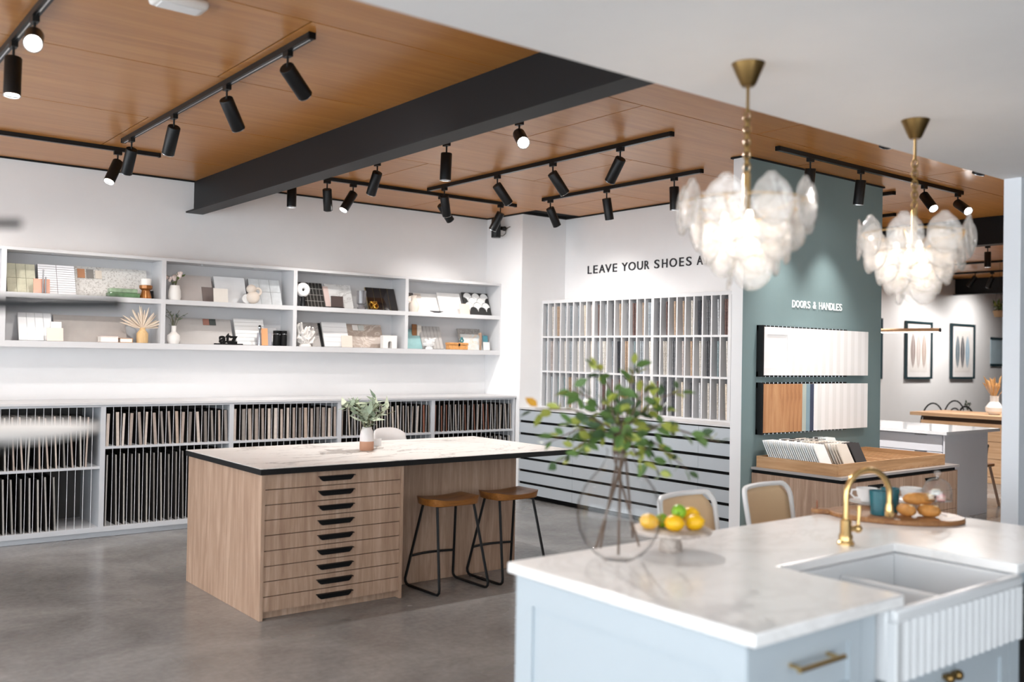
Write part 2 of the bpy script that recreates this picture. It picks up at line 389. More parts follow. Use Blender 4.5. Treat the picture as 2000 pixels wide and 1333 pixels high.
spot(6.40, 4.38, (.10, .16, -1), 'black spotlight left of the two hanging before the green partition', 1.5, ax='Y', cone=70)
spot(7.11, 4.38, (.06, .16, -1), 'black spotlight right of the two hanging before the green partition', 1.5, ax='Y', cone=70)
spot(8.13, 4.38, (-.33, -.64, -.70), 'glowing spotlight left of the pair past the green partition', 4, ax='Y')
spot(8.74, 4.38, (-.45, -.74, -.50), 'glowing spotlight right of the pair past the green partition', 4, ax='Y')
spot(5.36, 3.10, (.42, .45, -.9), 'black spotlight whose tip shows under the soffit edge, left one', .8, ax='Y', cone=90)
spot(6.60, 3.10, (.2, .45, -.9), 'black spotlight whose tip shows under the soffit edge, right one', 1.9, ax='Y', cone=90)
spot(12.9, 6.05, (0, 0, -1), 'small far spotlight hanging straight down beyond the second beam', 2.6)
spot(16.7, 7.75, (.25, .5, -.9), 'small far spotlight leaning beside the third beam', 2.6)
spot(16.4, 7.9, (.0, .6, -.8), 'small far spotlight lighting the left framed picture', 1.9, ax='Y', cone=135)
spot(18.3, 7.9, (.0, .6, -.8), 'small far spotlight lighting the right framed picture', 1.9, ax='Y', cone=135)
spot(14.4, 7.9, (.0, .6, -.8), 'small far spotlight behind the chandelier washing the picture wall', 1.9, ax='Y', cone=135)
for k, (x, y, d) in enumerate(((8.36, 5.25, (.42, -.05, -.9)), (8.36, 6.2, (.45, -.15, -.88)), (9.60, 6.6, (.3, -.2, -.9)), (9.6, 7.9, (.6, .0, -.8)), (12.9, 4.6, (-.3, .3, -.9)), (15.1, 5.2, (-.6, .2, -.8)), (12.9, 7.3, (.3, .5, -.8)))):
    spot(x, y, d, 'added unseen far room fill spotlight, %s of those hidden behind the partition and the wall end' % ORD[k], 4.5)  # unseen fill spots, added only to brighten the far room
# white emergency fitting on the ceiling
em = thing('emergency_light', 'white rounded emergency light fitting on the timber ceiling', 'ceiling light', (1.46, 4.37, ZC))
MB().box(1.34, 1.585, 4.30, 4.44, ZC-.045, ZC).build('housing', CERAMM, em, bev=.02)
MB().box(1.37, 1.555, 4.325, 4.415, ZC-.05, ZC-.044).build('diffuser', pm('diffuser_white', '#e8e8e8', .4), em, bev=.004)
# little speaker on the pier
sp = thing('wall_speaker', 'small black cylinder speaker with bracket on the white pier', 'speaker', (6.70, 8.69, 3.0))
MB().lathe([(.001, 2.955), (.052, 2.955), (.055, 2.96), (.055, 3.165), (.05, 3.17), (.001, 3.17)], 24, (6.60, 8.70, 0)).build('speaker_body', BLACK, sp)
MB().box(6.65, 6.72, 8.685, 8.715, 3.05, 3.09).build('bracket', BLACKM, sp)
MB().ball((6.675, 8.64, 3.06), .028, 12, 8).build('knuckle', BLACK, sp)
MB().tube([(6.69, 8.63, 3.05), (6.67, 8.61, 3.0), (6.64, 8.63, 2.97), (6.61, 8.67, 2.98)], .004, 6).build('cable', BLACKM, sp)
MB().tube([(6.69, 8.62, 3.06), (6.70, 8.59, 3.075), (6.718, 8.58, 3.08)], .004, 6).build('cable', BLACKM, sp)

# ================================================================== SHELF WALL: upper display shelves
YS = 8.735
sx = [.245, 1.54, 2.845, 4.137, 5.437, 6.719]
for i in range(5):
    a, b = sx[i], sx[i+1]
    nm = ['cut by the left picture edge', 'at the left end, with the green glass block', 'second from the left, with the flower vase', 'third from the left, with the ring vase', 'at the right end, with the scallop tiles'][i]
    u = thing('shelf_unit', 'pale grey two-tier wall shelf unit ' + nm, 'shelf', ((a+b)/2, YA-.15, 1.6), 'wall shelf units')
    for x0, x1 in ((a, a+.02), (b-.02, b)): MB().box(x0, x1, YS, YA-.002, 1.6, 2.43).build('side_panel', SHELFW, u)
    MB().box(a+.02, b-.02, YS, YA-.002, 2.405, 2.43).build('top_panel', SHELFW, u)
    MB().box(a+.02, b-.02, YS, YA-.002, 1.6, 1.652).build('bottom_shelf', SHELFW, u)
    MB().box(a+.02, b-.02, YS, YA-.012, 2.012, 2.055).build('middle_shelf', SHELFW, u)
    MB().box(a+.02, b-.02, YA-.012, YA-.002, 1.652, 2.405).build('back_panel', SHELFW, u)
    for q in (.3, .7): MB().lathe([(0, 2.399), (.012, 2.399), (.012, 2.405), (0, 2.405)], 12, (a+(b-a)*q, YS+.12, 0)).build('screw_cap', RACKG, u)

# ---- lower tile racks
YU = 8.42
ux = [-1.065, .045, 1.155, 2.265, 3.385, 4.49, 5.597, 6.70]
tl = [pm('tile_%d' % i, h, .55, var=.10, scale=30) for i, h in enumerate(('#b9aaa0', '#a99b92', '#c6bab0', '#9c9088', '#b5a394', '#8f8883', '#cfc5bd', '#7c7570'))]
td = [pm('darktile_%d' % i, h, .5, var=.15, scale=30) for i, h in enumerate(('#b0a59b', '#8d8178', '#c2b7ac', '#a58a72', '#bdb3aa', '#8a5a48', '#98948f'))]
tgrey = [pm('greytile_%d' % i, h, .5, var=.08, scale=30) for i, h in enumerate(('#a7a4a1', '#96938f', '#b8b4ae', '#8b8885'))]
ROD = pm('white_rod', '#d8dadd', .4)
rod_cache = {}; BOARDD = pm('board_gap_shade', '#2b2826', .7, var=.1)  # dark board body: shade between the tiles put into the colour
def tile_board(x, z, th, h, dep, lean, m, label, group, y=YU+.02):
    key = (round(th, 3), round(h, 2), m.name)
    o = rod_cache.get(key)
    if o is None:
        o = MB().box(-th/2, th/2, .006, dep, 0, h).build('tile_sample', BOARDD, None, smooth=False); rod_cache[key] = o
        MB().box(-th/2, th/2, 0, .0058, 0, h).build('tile_edge', m, o, smooth=False)
    else:
        o = dup(o)
    o.location = (x+max(0, -lean)*0, y, z); o.rotation_euler = (0, lean, 0)
    return tag(o, label, 'tile sample', group)
rack_names = ['far left', 'far left', 'left, half empty below', 'second', 'third', 'fourth', 'right end']
counter = thing('display_counter', 'thin white worktop running along the tile racks', 'worktop', (2.8, 8.7, 1.12))
MB().box(-1.065, 6.7195, YU-.012, YA-.001, 1.121, 1.141).build('worktop', SHELFW, counter)
for i in range(1, 7):
    a, b = ux[i], ux[i+1]
    nm = ['', 'out of view beyond the left edge', 'at the left edge, half empty below', 'second from left, behind the oak bench end', 'in the middle, full of thick beige tiles', 'behind the eucalyptus vase', 'at the right end against the white pier'][i]
    u = thing('tile_rack', 'pale grey tile sample rack ' + nm, 'rack', ((a+b)/2, 8.7, 0), 'tile racks under the worktop')
    for x0, x1 in ((a, a+.02), (b-.02, b)): MB().box(x0, x1, YU, YA-.002, .052, 1.12).build('side_panel', RACKG, u)
    MB().box(a+.02, b-.02, YU, YA-.002, .052, .092).build('bottom_panel', RACKG, u)
    MB().box(a+.02, b-.02, YU, YA-.002, 1.102, 1.12).build('top_rail', RACKG, u)
    zs = .582 if i == 2 else .747
    MB().box(a+.02, b-.02, YU+.004, YA-.012, zs, zs+.02).build('middle_shelf', RACKG, u)
    MB().box(a+.02, b-.02, YA-.012, YA-.002, .092, 1.102).build('back_panel', pm('rack_back', '#4b4846', .7), u)
    MB().box(a, b, YU+.045, YU+.06, .001, .052).build('kick_board', RACKG, u)
    n = 17; w = (b-a-.04)/n
    for (z0, z1) in ((.092, zs), (zs+.02, 1.102)):
        for k in range(1, n):
            x = a+.02+k*w
            MB().tube([(x, YU+.012, z0), (x, YU+.012, z1)], .0022, 6, caps=False).build('divider_rod', ROD, u)
    if i == 1: continue
    for row in (0, 1):
        for k in range(n):
            x = a+.02+(k+.5)*w; z = .0925 if row == 0 else zs+.0205
            if i == 2 and row == 0 and k > 11: continue
            if i == 2 and row == 1 and k > 15: continue
            g = 'tiles in the %s row of the %s rack' % (('lower', 'upper')[row], ['', '', 'left-edge', 'second', 'middle', 'fourth', 'right-end'][i])
            if i == 2: th, h, m = .012, (.44 if row == 0 else .43), (tgrey if row == 0 else tgrey+tl[:3])
            elif i == 3: th, h, m = ((.010, .60, tgrey) if row == 0 else (random.choice((.018, .024)), .285, tl))
            elif i == 4: th, h, m = ((.014, .58, tgrey) if row == 0 else (random.choice((.022, .026, .03)), .29, tl))
            elif i == 5: th, h, m = ((.014, .58, tgrey) if row == 0 else (random.choice((.008, .012, .018)), .29, td))
            else: th, h, m = ((.014, .60, tgrey) if row == 0 else (random.choice((.006, .009)), .285, td))
            lean = random.uniform(-.05, -.02) if row == 0 else random.choice((-.07, -.05, -.03, .03))
            if i in (4,) and row: lean = random.uniform(-.035, .0)
            lean *= .58 if row == 0 and h > .5 else 1
            if k == 0: lean = abs(lean)*.3
            xs = x + (.012 if lean < 0 else -.012)
            mm = random.choice(m)
            tile_board(xs, z, th, h*random.choice((1, 1, 1, .97, 1.01)), .40, lean, mm, 'thin tile sample, %s from the left in the %s row of the %s tile rack' % (ORD[k], ('lower', 'upper')[row], ['', '', 'left-edge', 'second', 'middle', 'fourth', 'right-end'][i]), g)

# ================================================================== CARPET RACK + FLAT DRAWERS
XR = 7.03
def carpet(name, h1, h2, sc):
    m, n, l, b = nodes(name); v = coords(n, l, (1, 1, 1)); t = n.new('ShaderNodeTexVoronoi'); t.inputs['Scale'].default_value = sc; l.new(v, t.inputs['Vector'])
    l.new(ramp(n, l, t.outputs['Distance'], [(.1, lin(h2)), (.6, lin(h1))]), b.inputs['Base Color']); b.inputs['Roughness'].default_value = .95
    bump(n, l, b, t.outputs['Distance'], .8, .01); return m
cps = [carpet('carpet_%d' % i, a, b, 90) for i, (a, b) in enumerate((('#a9937f', '#7d6a5a'), ('#9fa6ac', '#6e757c'), ('#8f979d', '#596068'), ('#c9c3bb', '#958d84'), ('#d9cdbd', '#b3a390'), ('#77787c', '#45474b'), ('#55565a', '#2c2d31'),
        ('#b49b86', '#8a735f'), ('#6b5450', '#40302e'), ('#3c3e44', '#1f2126'), ('#d8d3cc', '#a8a29a'), ('#b8aeaa', '#82787a'), ('#c3c6ca', '#8d9196'), ('#7f8f93', '#53626a')))]
bounds = [(8.358, 7.50, 8), (7.50, 6.63, 8), (6.63, 5.655, 9), (5.655, 4.90, 7)]
zr = [1.012, 1.412, 1.806, 2.20]
for ui, (ya, yb, n) in enumerate(bounds):
    u = thing('carpet_rack', 'white pigeonhole rack of carpet samples, ' + ['section nearest the white pier', 'middle section under the lettering', 'section beside the green partition', 'section almost hidden behind the green partition'][ui], 'rack', (7.2, (ya+yb)/2, 1.0), 'carpet rack sections')
    MB().box(XB-.012, XB-.002, yb, ya, 1.012, 2.235).build('back_panel', RACKG, u)
    for z0, z1 in ((2.20, 2.235), (1.806, 1.826), (1.412, 1.432), (1.0125, 1.0275)): MB().box(XR, XB-.012, yb, ya, z0, z1).build('shelf', SHELFW, u)
    w = (ya-yb)/n
    for k in range(n+1):
        y = ya-k*w; t = .008 if k not in (0, n) else .010
        y0, y1 = (y-t, y+t) if k not in (0, n) else ((y-.018, y) if k == 0 else (y, y+.018))
        MB().box(XR-.001, XB-.013, y0, y1, 1.028, 2.2).build('divider', SHELFW, u)
    for r in range(3):
        z0 = zr[r]+.0205
        for k in range(n):
            if ui == 3 and k > 1: continue
            yc = ya-(k+.5)*w; cnt = random.choice((1, 1, 1, 2))
            m = random.choice(cps[:5]+cps[10:14]) if (ui == 0) else random.choice(cps) if ui == 1 else random.choice(cps[3:])
            for q in range(cnt):
                th = random.uniform(.012, .019); lean = random.uniform(.01, .06)
                o = MB().box(0, .30, -th/2, th/2, 0, .335).build('carpet_sample', m, None, smooth=False)
                o.location = (XR+.012+.006*q, yc-w*.5+.012+th/2+.012+q*.030, z0); o.rotation_euler = (-lean*.6, 0, 0)
                tag(o, '%scarpet sample in the %s hole from the pier, %s row of the carpet rack' % (('', 'front ')[q] if cnt == 1 else ('left ', 'right ')[1-q], nth(sum(b[2] for b in bounds[:ui])+k), ('bottom', 'middle', 'top')[r]), 'carpet sample', 'carpet samples in the %s row of section %s' % (('bottom', 'middle', 'top')[r], ORD[ui]))
XD = 6.72
wt = MB().box(XD-.004, XB-.001, 4.875, YP-.001, .996, 1.012).build('drawer_worktop', SHELFW)
tag(wt, 'thin white worktop between the carpet rack and the flat drawers', 'worktop')
ds = [8.358, 7.452, 6.625, 5.745, 4.88]
for i in range(4):
    ya, yb = ds[i], ds[i+1]
    u = thing('flat_drawer_cabinet', 'pale grey cabinet of seven shallow drawers with black finger gaps, ' + ['leftmost, against the pier', 'second from the pier', 'third from the pier', 'rightmost, beside the partition'][i], 'cabinet', (7.0, (ya+yb)/2, 0), 'flat drawer cabinets')
    MB().box(XD+.022, XB-.002, yb, ya, .055, .995).build('carcass', BLACKM, u)
    MB().box(XD+.055, XB-.002, yb, ya, .001, .055).build('kick_board', BLACKM, u)
    for k in range(7):
        z1 = .983-k*.1371; z0 = max(z1-.1085, .056)
        MB().box(XD, XD+.02, yb+.0015, ya-.0015, z0, z1).build('drawer_front', DRAWERP, u)

# ================================================================== LETTERING
def letter_mesh(ch, bold=0):
    c = bpy.data.curves.new('glyph', 'FONT'); c.body = ch; c.size = 1; c.offset = bold; c.resolution_u = 4
    o = bpy.data.objects.new('glyph', c); me = bpy.data.meshes.new_from_object(o); bpy.data.objects.remove(o); bpy.data.curves.remove(c)
    return me
def glyph(parent, ch, org, ux_, uz_, w, h, depth, nrm, mat, bold=0, name='letter'):
    me = letter_mesh(ch, bold); xs = [v.co.x for v in me.vertices]; ys = [v.co.y for v in me.vertices]
    x0, x1, y0, y1 = min(xs), max(xs), min(ys), max(ys)
    if ch not in ',.': pass
    v = []; f = []; n = len(me.vertices); org = Vector(org); ux_ = Vector(ux_); uz_ = Vector(uz_); nrm = Vector(nrm)
    for k in (0, 1):
        for q in me.vertices: v.append(org + ux_*((q.co.x-x0)/(x1-x0)*w) + uz_*((q.co.y-y0)/(y1-y0)*h) + nrm*(depth*k))
    edges = {}
    for p in me.polygons:
        vs = list(p.vertices); f.append([i+n for i in vs]); f.append(list(reversed(vs)))
        for a, b in zip(vs, vs[1:]+vs[:1]): edges[(a, b)] = edges.get((a, b), 0)+1
    for (a, b) in edges:
        if (b, a) not in edges: f.append([a, b, b+n, a+n])
    bpy.data.meshes.remove(me)
    return MB().add(v, f).build(name, mat, parent, smooth=False)
SIGNB = pm('sign_black', '#17171f', .5)
sg = thing('wall_lettering', 'black raised lettering LEAVE YOUR SHOES AT on the white wall', 'sign', (XB-.01, 7.0, 2.54))
L1 = [('L', 512, 538), ('E', 550, 578), ('A', 588, 628), ('V', 629, 671), ('E', 680, 708), ('Y', 740, 780), ('O', 785, 834), ('U', 844, 882), ('R', 893, 925), ('S', 959, 993), ('H', 1011, 1047), ('O', 1061, 1111), ('E', 1127, 1157), ('S', 1173, 1209), ('A', 1245, 1285), ('T', 1293, 1328)]
for ch, p, q in L1:
    ya = onX(1000+p/3.443, 522, XB).y; yb = onX(1000+q/3.443, 520, XB).y
    glyph(sg, ch, (XB-.001, ya, 2.543), (0, -1, 0), (0, 0, 1), ya-yb, .092, .008, (-1, 0, 0), SIGNB, .006)
SIGNW = pm('sign_white', '#eef2f2', .5)
sg = thing('wall_lettering', 'white raised lettering DOORS & HANDLES on the green partition', 'sign', (7.07, 4.75, 2.04))
adv = {'D': 1, 'O': 1.02, 'R': .95, 'S': .9, '&': 1.0, 'H': 1, 'A': 1.02, 'N': 1.05, 'L': .8, 'E': .85, ' ': .55}
txt = 'DOORS & HANDLES'; tot = sum(adv[c]+.18 for c in txt)-.18; x = 6.71; k = .725/tot
for ch in txt:
    if ch != ' ': glyph(sg, ch, (x, 4.7515, 2.04), (1, 0, 0), (0, 0, 1), adv[ch]*k, .062, .006, (0, -1, 0), SIGNW, .014)
    x += (adv[ch]+.18)*k

# ================================================================== THINGS ON THE WALL SHELVES
ZROW = {'u': 2.0555, 'l': 1.6525}
YI = 8.80
def cm(h, r=.5, **k): return pm('c_'+h.strip('#')+('_%d' % int(r*100)), h, r, **k)
def lean(pl, pr, pt, row, mat, label, y0=8.86, th=.012, name='display_board', tiles=None, tmat=None, gap=.003, group=None, edge=None):
    """sample board leaning back against the shelf; tiles=(cols,rows) laid proud of it"""
    z = ZROW[row]; x0 = onY(pl, pt+25, y0).x; x1 = onY(pr, pt+25, y0).x; h = onY((pl+pr)/2, pt, y0+.06).z - z
    a = math.atan2(min(YA-.016-th-y0, .11), h)
    o = thing(name, label, 'sample board', ((x0+x1)/2, y0, z+.002), group, local=True); o.rotation_euler = (-a, 0, 0); w = x1-x0
    MB().box(-w/2, w/2, 0, th, 0, h).build('board', mat, o, smooth=False)
    if tiles:
        c, r = tiles; tw, tv = w/c, h/r; t0 = MB().box(0, tw-gap, -.005, -.0002, 0, tv-gap).build('tile', tmat, o, smooth=False)
        for i in range(c):
            for j in range(r):
                t = t0 if (i, j) == (0, 0) else share(t0, o)
                t.location = (-w/2+gap/2+i*tw, 0, gap/2+j*tv)
    o['_h'] = h; return o
def stick(o, x0, x1, z0, z1, mat, name='swatch', th=.004):
    """small swatch fixed on a leaning board, fractions of its width and height"""
    me = o.children[0]; w = max(v.co.x for v in me.data.vertices)*2; h = o['_h']
    return MB().box(-w/2+x0*w, -w/2+x1*w, -.005-th, -.0052, z0*h, z1*h).build(name, mat, o, smooth=False)
def small(pl, pr, pt, row, mat, label, y=8.80, th=.01, name='sample_tile', cat='sample tile', tilt=.12):
    z = ZROW[row]; x0 = onY(pl, pt+10, y).x; x1 = onY(pr, pt+10, y).x; h = onY((pl+pr)/2, pt, y).z-z
    o = MB().box(-(x1-x0)/2, (x1-x0)/2, 0, th, 0, h).build(name, mat, None, smooth=False); o.location = ((x0+x1)/2, y, z+.002); o.rotation_euler = (-tilt, 0, 0)
    return tag(o, label, cat)
def lathe_thing(px, py, row, prof, mat, label, cat, name, y=YI, n=20, part='body'):
    p = onY(px, py, y); o = thing(name, label, cat, (p.x, y, ZROW[row]+.0005), local=True)
    MB().lathe(prof, n).build(part, mat, o); return o
def pxs(px, py, y=YI):     # metres per pixel there
    return (onY(px+1, py, y)-onY(px, py, y)).length
LINEG = cm('#6c6a69', .6)
# -- upper left bay
o = lean(15, 72, 511, 'u', cm('#8d8b79', .5), 'sage green glazed tile board at the left end of the top shelf', tiles=(3, 2), tmat=pm('sage_tile', '#c0bea9', .2, var=.12, scale=20))
o = lean(77, 150, 514, 'u', LINEG, 'white finger tile board with dark grout lines, top shelf left', y0=8.84, tiles=(2, 13), tmat=pm('white_gloss_tile', '#eeedf0', .25, var=.01), gap=.004)
small(66, 98, 545, 'u', cm('#d29c86', .5), 'salmon pink tile propped before the sage green board', 8.77)
o = thing('profile_sample', 'grey metal edge trim sample standing before the salmon tile', 'trim sample', (onY(87, 560, 8.755).x, 8.755, ZROW['u']+.001), local=True)
for k in (0, 1): MB().box(-.018+k*.02, -.006+k*.02, 0, .004, 0, .20-.06*k).build('metal_strip', CHROME, o)
TZ = terrazzo('terrazzo_white', '#d9d6d2', '#a9a49e', '#c3beb8', 90)
o = lean(150, 291, 521, 'u', TZ, 'wide pale terrazzo slab leaning in the top left bay', y0=8.90, th=.014)
stick(o, .03, .13, .60, .90, cm('#b07a55', .5)); stick(o, .15, .25, .60, .90, cm('#7d7874', .6)); stick(o, .27, .36, .60, .88, cm('#d9cdbf', .5))
o = thing('glass_block', 'stack of two green glass slabs on the top left shelf', 'glass block', (onY(241, 572, 8.79).x, 8.79, ZROW['u']+.0005), local=True)
GG = pm('green_glass', '#5c7a58', .08, var=.25, scale=20, spec=.8)
w = 61*pxs(241, 572)/2
MB().box(-w, w, -.04, .06, 0, .040).build('slab', GG, o, bev=.006); MB().box(-w+.012, w-.02, -.035, .055, .041, .078).build('slab', pm('green_glass_pale', '#90a58a', .1, var=.25, scale=20), o, bev=.006)
o = lathe_thing(285, 560, 'u', [(.001, 0), (.052, 0), (.05, .02), (.036, .065), (.036, .072), (.056, .09), (.058, .118), (.001, .12)], pm('copper_timber', '#9a6231', .22, .4, var=.2, scale=10), 'turned copper brown candle holder with white candle, top left bay', 'candle holder', 'candle_holder', 8.80)
MB().lathe([(.001, .121), (.044, .121), (.045, .178), (.03, .182), (.001, .182)], 20).build('candle', CERAMM, o)
small(293, 300, 569, 'u', BLACK, 'tiny black sample tile beside the candle holder', 8.86)
# -- upper second bay
def bouquet(o, top, stems, n, spread, h, leafm, flm=None, fl=0, ls=.03, fr=.012):
    st = MB(); leaf = MB().add([(0, 0, 0), (.35, .22, .05), (1, 0, .1), (.35, -.22, .05)], [(0, 1, 2, 3)])
    l0 = None; tips = []
    for k in range(stems):
        a = random.uniform(0, 2*pi); r = spread*random.uniform(.25, 1); zt = top+h*random.uniform(.55, 1)*(1-.35*r/spread)
        tip = Vector((r*cos(a), r*sin(a)*.6, zt)); mid = Vector((tip.x*.35, tip.y*.35, top+(zt-top)*.6)); base = Vector((0, 0, top-.05))
        pts = [base, mid, tip]; tips.append(pts); st.tube(pts, .0022, 5, caps=False)
    st.build('stems', cm('#5b5a3c', .7), o)
    for k in range(n):
        b, m, t = random.choice(tips); q = random.uniform(.2, 1); p = b.lerp(m, q*2) if q < .5 else m.lerp(t, q*2-1)
        if p.z < top: p = m.lerp(t, random.random())
        rot = (random.uniform(-.6, .6), random.uniform(-1.2, .5), random.uniform(0, 2*pi)); s = ls*random.uniform(.6, 1.3)
        if l0 is None: l0 = leaf.build('leaf', leafm[0], o, smooth=False); c = l0
        else:
            c = share(l0, o)
            if len(leafm) > 1 and random.random() < .5:
                if 'alt' not in LEAFALT.setdefault(l0, {}): LEAFALT[l0]['alt'] = l0.data.copy(); LEAFALT[l0]['alt'].materials[0] = leafm[1]
                c.data = LEAFALT[l0]['alt']
        c.location = p; c.rotation_euler = rot; c.scale = (s, s, s)
    f0 = None
    for k in range(fl):
        b, m, t = random.choice(tips); p = m.lerp(t, random.uniform(.3, 1.05))+Vector((random.uniform(-.01, .01), random.uniform(-.02, 0), random.uniform(-.01, .01)))
        if f0 is None: f0 = MB().ball((0, 0, 0), fr, 7, 5).build('blossom', flm, o); c = f0
        else: c = share(f0, o)
        c.location = p
LEAFALT = {}
o = lathe_thing(341, 575, 'u', [(.001, 0), (.05, 0), (.058, .03), (.055, .085), (.046, .115), (.042, .135), (.036, .135), (.04, .11), (.001, .10)], CERAMM, 'white ribbed vase of pale blossoms on the upper shelf', 'vase', 'flower_vase', 8.80, part='vase')
bouquet(o, .135, 9, 26, .11, .16, [cm('#7d8650', .6), cm('#5c6b3a', .6)], cm('#e0cfca', .7), 30, .045, .016)
lean(345, 418, 535, 'u', cm('#c2bab6', .5), 'broad taupe stone board behind the blossom vase', y0=8.90)
lean(398, 421, 545, 'u', cm('#837672', .5), 'narrow brown stone board stepping out behind the white board', y0=8.885)
lean(424, 484, 538, 'u', cm('#e3e4e6', .35), 'plain white board in the second upper bay', y0=8.86)
small(418, 446, 564, 'u', cm('#e7e1d9', .5), 'small cream tile before the plain white board', 8.80)
p = onY(478, 581, 8.84); o = MB().lathe([(.001, 0), (.045, 0), (.045, .01), (.001, .01)], 28, M=Matrix.Rotation(pi/2, 4, 'X')).build('round_plate', cm('#dcdcdc', .3), None); o.location = (p.x, 8.80, ZROW['u']+.047); tag(o, 'small round white disc standing beside the cream knot vase', 'plate')
o = thing('sculptural_vase', 'cream ceramic knotted vase with round belly, second upper bay', 'vase', (onY(494, 580, 8.79).x, 8.79, ZROW['u']+.0005), local=True)
CRE = cm('#dfd3c7', .6)
MB().ball((0, 0, .062), .066, 16, 10, (1, .8, .94)).build('belly', CRE, o); MB().ball((-.018, 0, .142), .05, 14, 9, (1, .8, .9)).build('upper_lobe', CRE, o)
MB().torus((.048, 0, .12), .032, .012, 20, 8, Matrix.Rotation(pi/2, 4, 'X')).build('handle', CRE, o)
lean(491, 552, 543, 'u', cm('#7a7a78', .5), 'grey and white glass tile board at the right of the second upper bay', y0=8.87, tiles=(3, 2), tmat=pm('pale_glass_tile', '#c9ccce', .12, var=.15, scale=9))
# -- upper third bay
o = thing('ring_vase', 'white ring-shaped vase in front of the black tile board', 'vase', (onY(588, 564, 8.78).x+.02, 8.775, ZROW['u']+.0005), local=True)
MB().torus((0, 0, .165), .043, .030, 32, 12, Matrix.Rotation(pi/2, 4, 'X')).build('ring', CERAM, o)
MB().lathe([(.001, 0), (.03, 0), (.022, .02), (.02, .10), (.001, .1)], 16).build('foot', BLACK, o)
lean(590, 636, 549, 'u', cm('#9a9894', .5), 'black ribbed mosaic tile board', y0=8.87, tiles=(7, 4), tmat=pm('black_mosaic', '#2e2d2c', .25, var=.5, scale=40), gap=.007)
lean(638, 648, 556, 'u', cm('#d5bfb8', .5), 'thin pink tile behind the white marble board', y0=8.85)
lean(641, 692, 553, 'u', stone('marble_small', '#dedddc', '#b3b1af', 7, .25, .06), 'white marble board in the third upper bay', y0=8.87)
small(648, 671, 579, 'u', cm('#4a3d3b', .6), 'square dark brown tile before the white marble board', 8.80)
o = MB().box(-.11, .10, -.03, .03, 0, .008).build('slate_strip', BLACK, None); o.location = (onY(653, 602, 8.765).x, 8.768, ZROW['u']+.001); tag(o, 'flat black slate strip lying before the brown tile', 'slate strip')
o = lathe_thing(706, 590, 'u', [(.001, 0), (.042, 0), (.045, .012), (.03, .032), (.032, .045), (.05, .06), (.052, .195), (.049, .195), (.047, .062), (.001, .055)], pm('smoked_glass', '#6d6b6e', .08, var=.2, spec=.9), 'smoked grey glass vase on the top shelf', 'vase', 'glass_vase', 8.80)
o = thing('knot_ornament', 'shiny gold knot ornament on the top shelf', 'ornament', (onY(730, 600, 8.775).x, 8.775, ZROW['u']+.001), local=True)
MB().tube([(.034*(2+cos(3*t))*cos(2*t)*.42, .034*(2+cos(3*t))*sin(2*t)*.42, .05+.03*sin(3*t)) for t in [2*pi*i/60 for i in range(60)]], .013, 8, closed=True).build('knot', GOLD, o)
lean(721, 778, 560, 'u', cm('#a8936a', .3), 'glossy black brown board with gold lines', y0=8.87, tiles=(4, 1), tmat=pm('dark_gloss_tile', '#1d1412', .06, var=.3, spec=.9), gap=.005)
# -- upper right bay
o = lathe_thing(808, 595, 'u', [(.001, 0), (.045, 0), (.062, .045), (.058, .085), (.03, .125), (.026, .165), (.034, .18), (.028, .18), (.02, .165), (.001, .16)], CRE, 'cream stoneware jug at the left of the right upper bay', 'jug', 'jug', 8.80)
MB().torus((-.045, 0, .135), .028, .008, 18, 8, Matrix.Rotation(pi/2, 4, 'X')).build('handle', CRE, o)
o = lean(800, 864, 570, 'u', cm('#dedcda', .4), 'wide white framed board behind the cream jug', y0=8.89); stick(o, .04, .22, .76, .97, cm('#56504e', .5)); stick(o, .24, .44, .74, .95, cm('#cbbfb5', .5)); stick(o, .96, 1, .02, .98, cm('#8f8a88', .5))
o = thing('shallow_dish', 'flat dark grey dish lying at the front of the right upper bay', 'dish', (onY(853, 610, 8.775).x, 8.775, ZROW['u']+.001), local=True); MB().lathe([(.001, 0), (.03, 0), (.085, .014), (.09, .020), (.075, .014), (.001, .006)], 28).build('dish', cm('#4d4d50', .4), o); o.scale = (1, .35, 1)
lean(862, 906, 570, 'u', cm('#e5e3e1', .3), 'white satin board next to the scallop tiles', y0=8.86)
small(899, 918, 594, 'u', cm('#d8c5b8', .5), 'small beige tile before the scallop board', 8.80)
o = lean(911, 961, 570, 'u', cm('#2b2b2b', .6), 'white scallop tile board on black backing', y0=8.86)
w = max(v.co.x for v in o.children[0].data.vertices)*2; h = o['_h']; r = w/6.2; pts = []
for k in range(13): a = pi*k/12; pts.append((r*cos(a), r*sin(a)))
pts += [(-r+r*sin(pi/2*k/6), -r+r*cos(pi/2*k/6)) for k in range(1, 7)]+[(r*sin(pi/2*k/6), -r+0*k+r*(1-cos(pi/2*k/6))) if False else (r-r*cos(pi/2*k/6), -r+r*sin(pi/2*k/6)) for k in range(1, 6)]
s0 = MB().prism([(a*.93, b*.93) for a, b in pts], -.0075, -.0003, 'y').build('scallop_tile', pm('scallop_white', '#e6e6e5', .2, var=.03), o, smooth=False)
first = True
for j in range(6):
    for i in range(3 if j % 2 == 0 else 2):
        x = -w/2+r*1.1+i*2*r + (0 if j % 2 == 0 else r); z = h-r*1.05-j*r
        if z < r: continue
        c = s0 if first else share(s0, o); first = False; c.location = (x, -.0004*j, z)
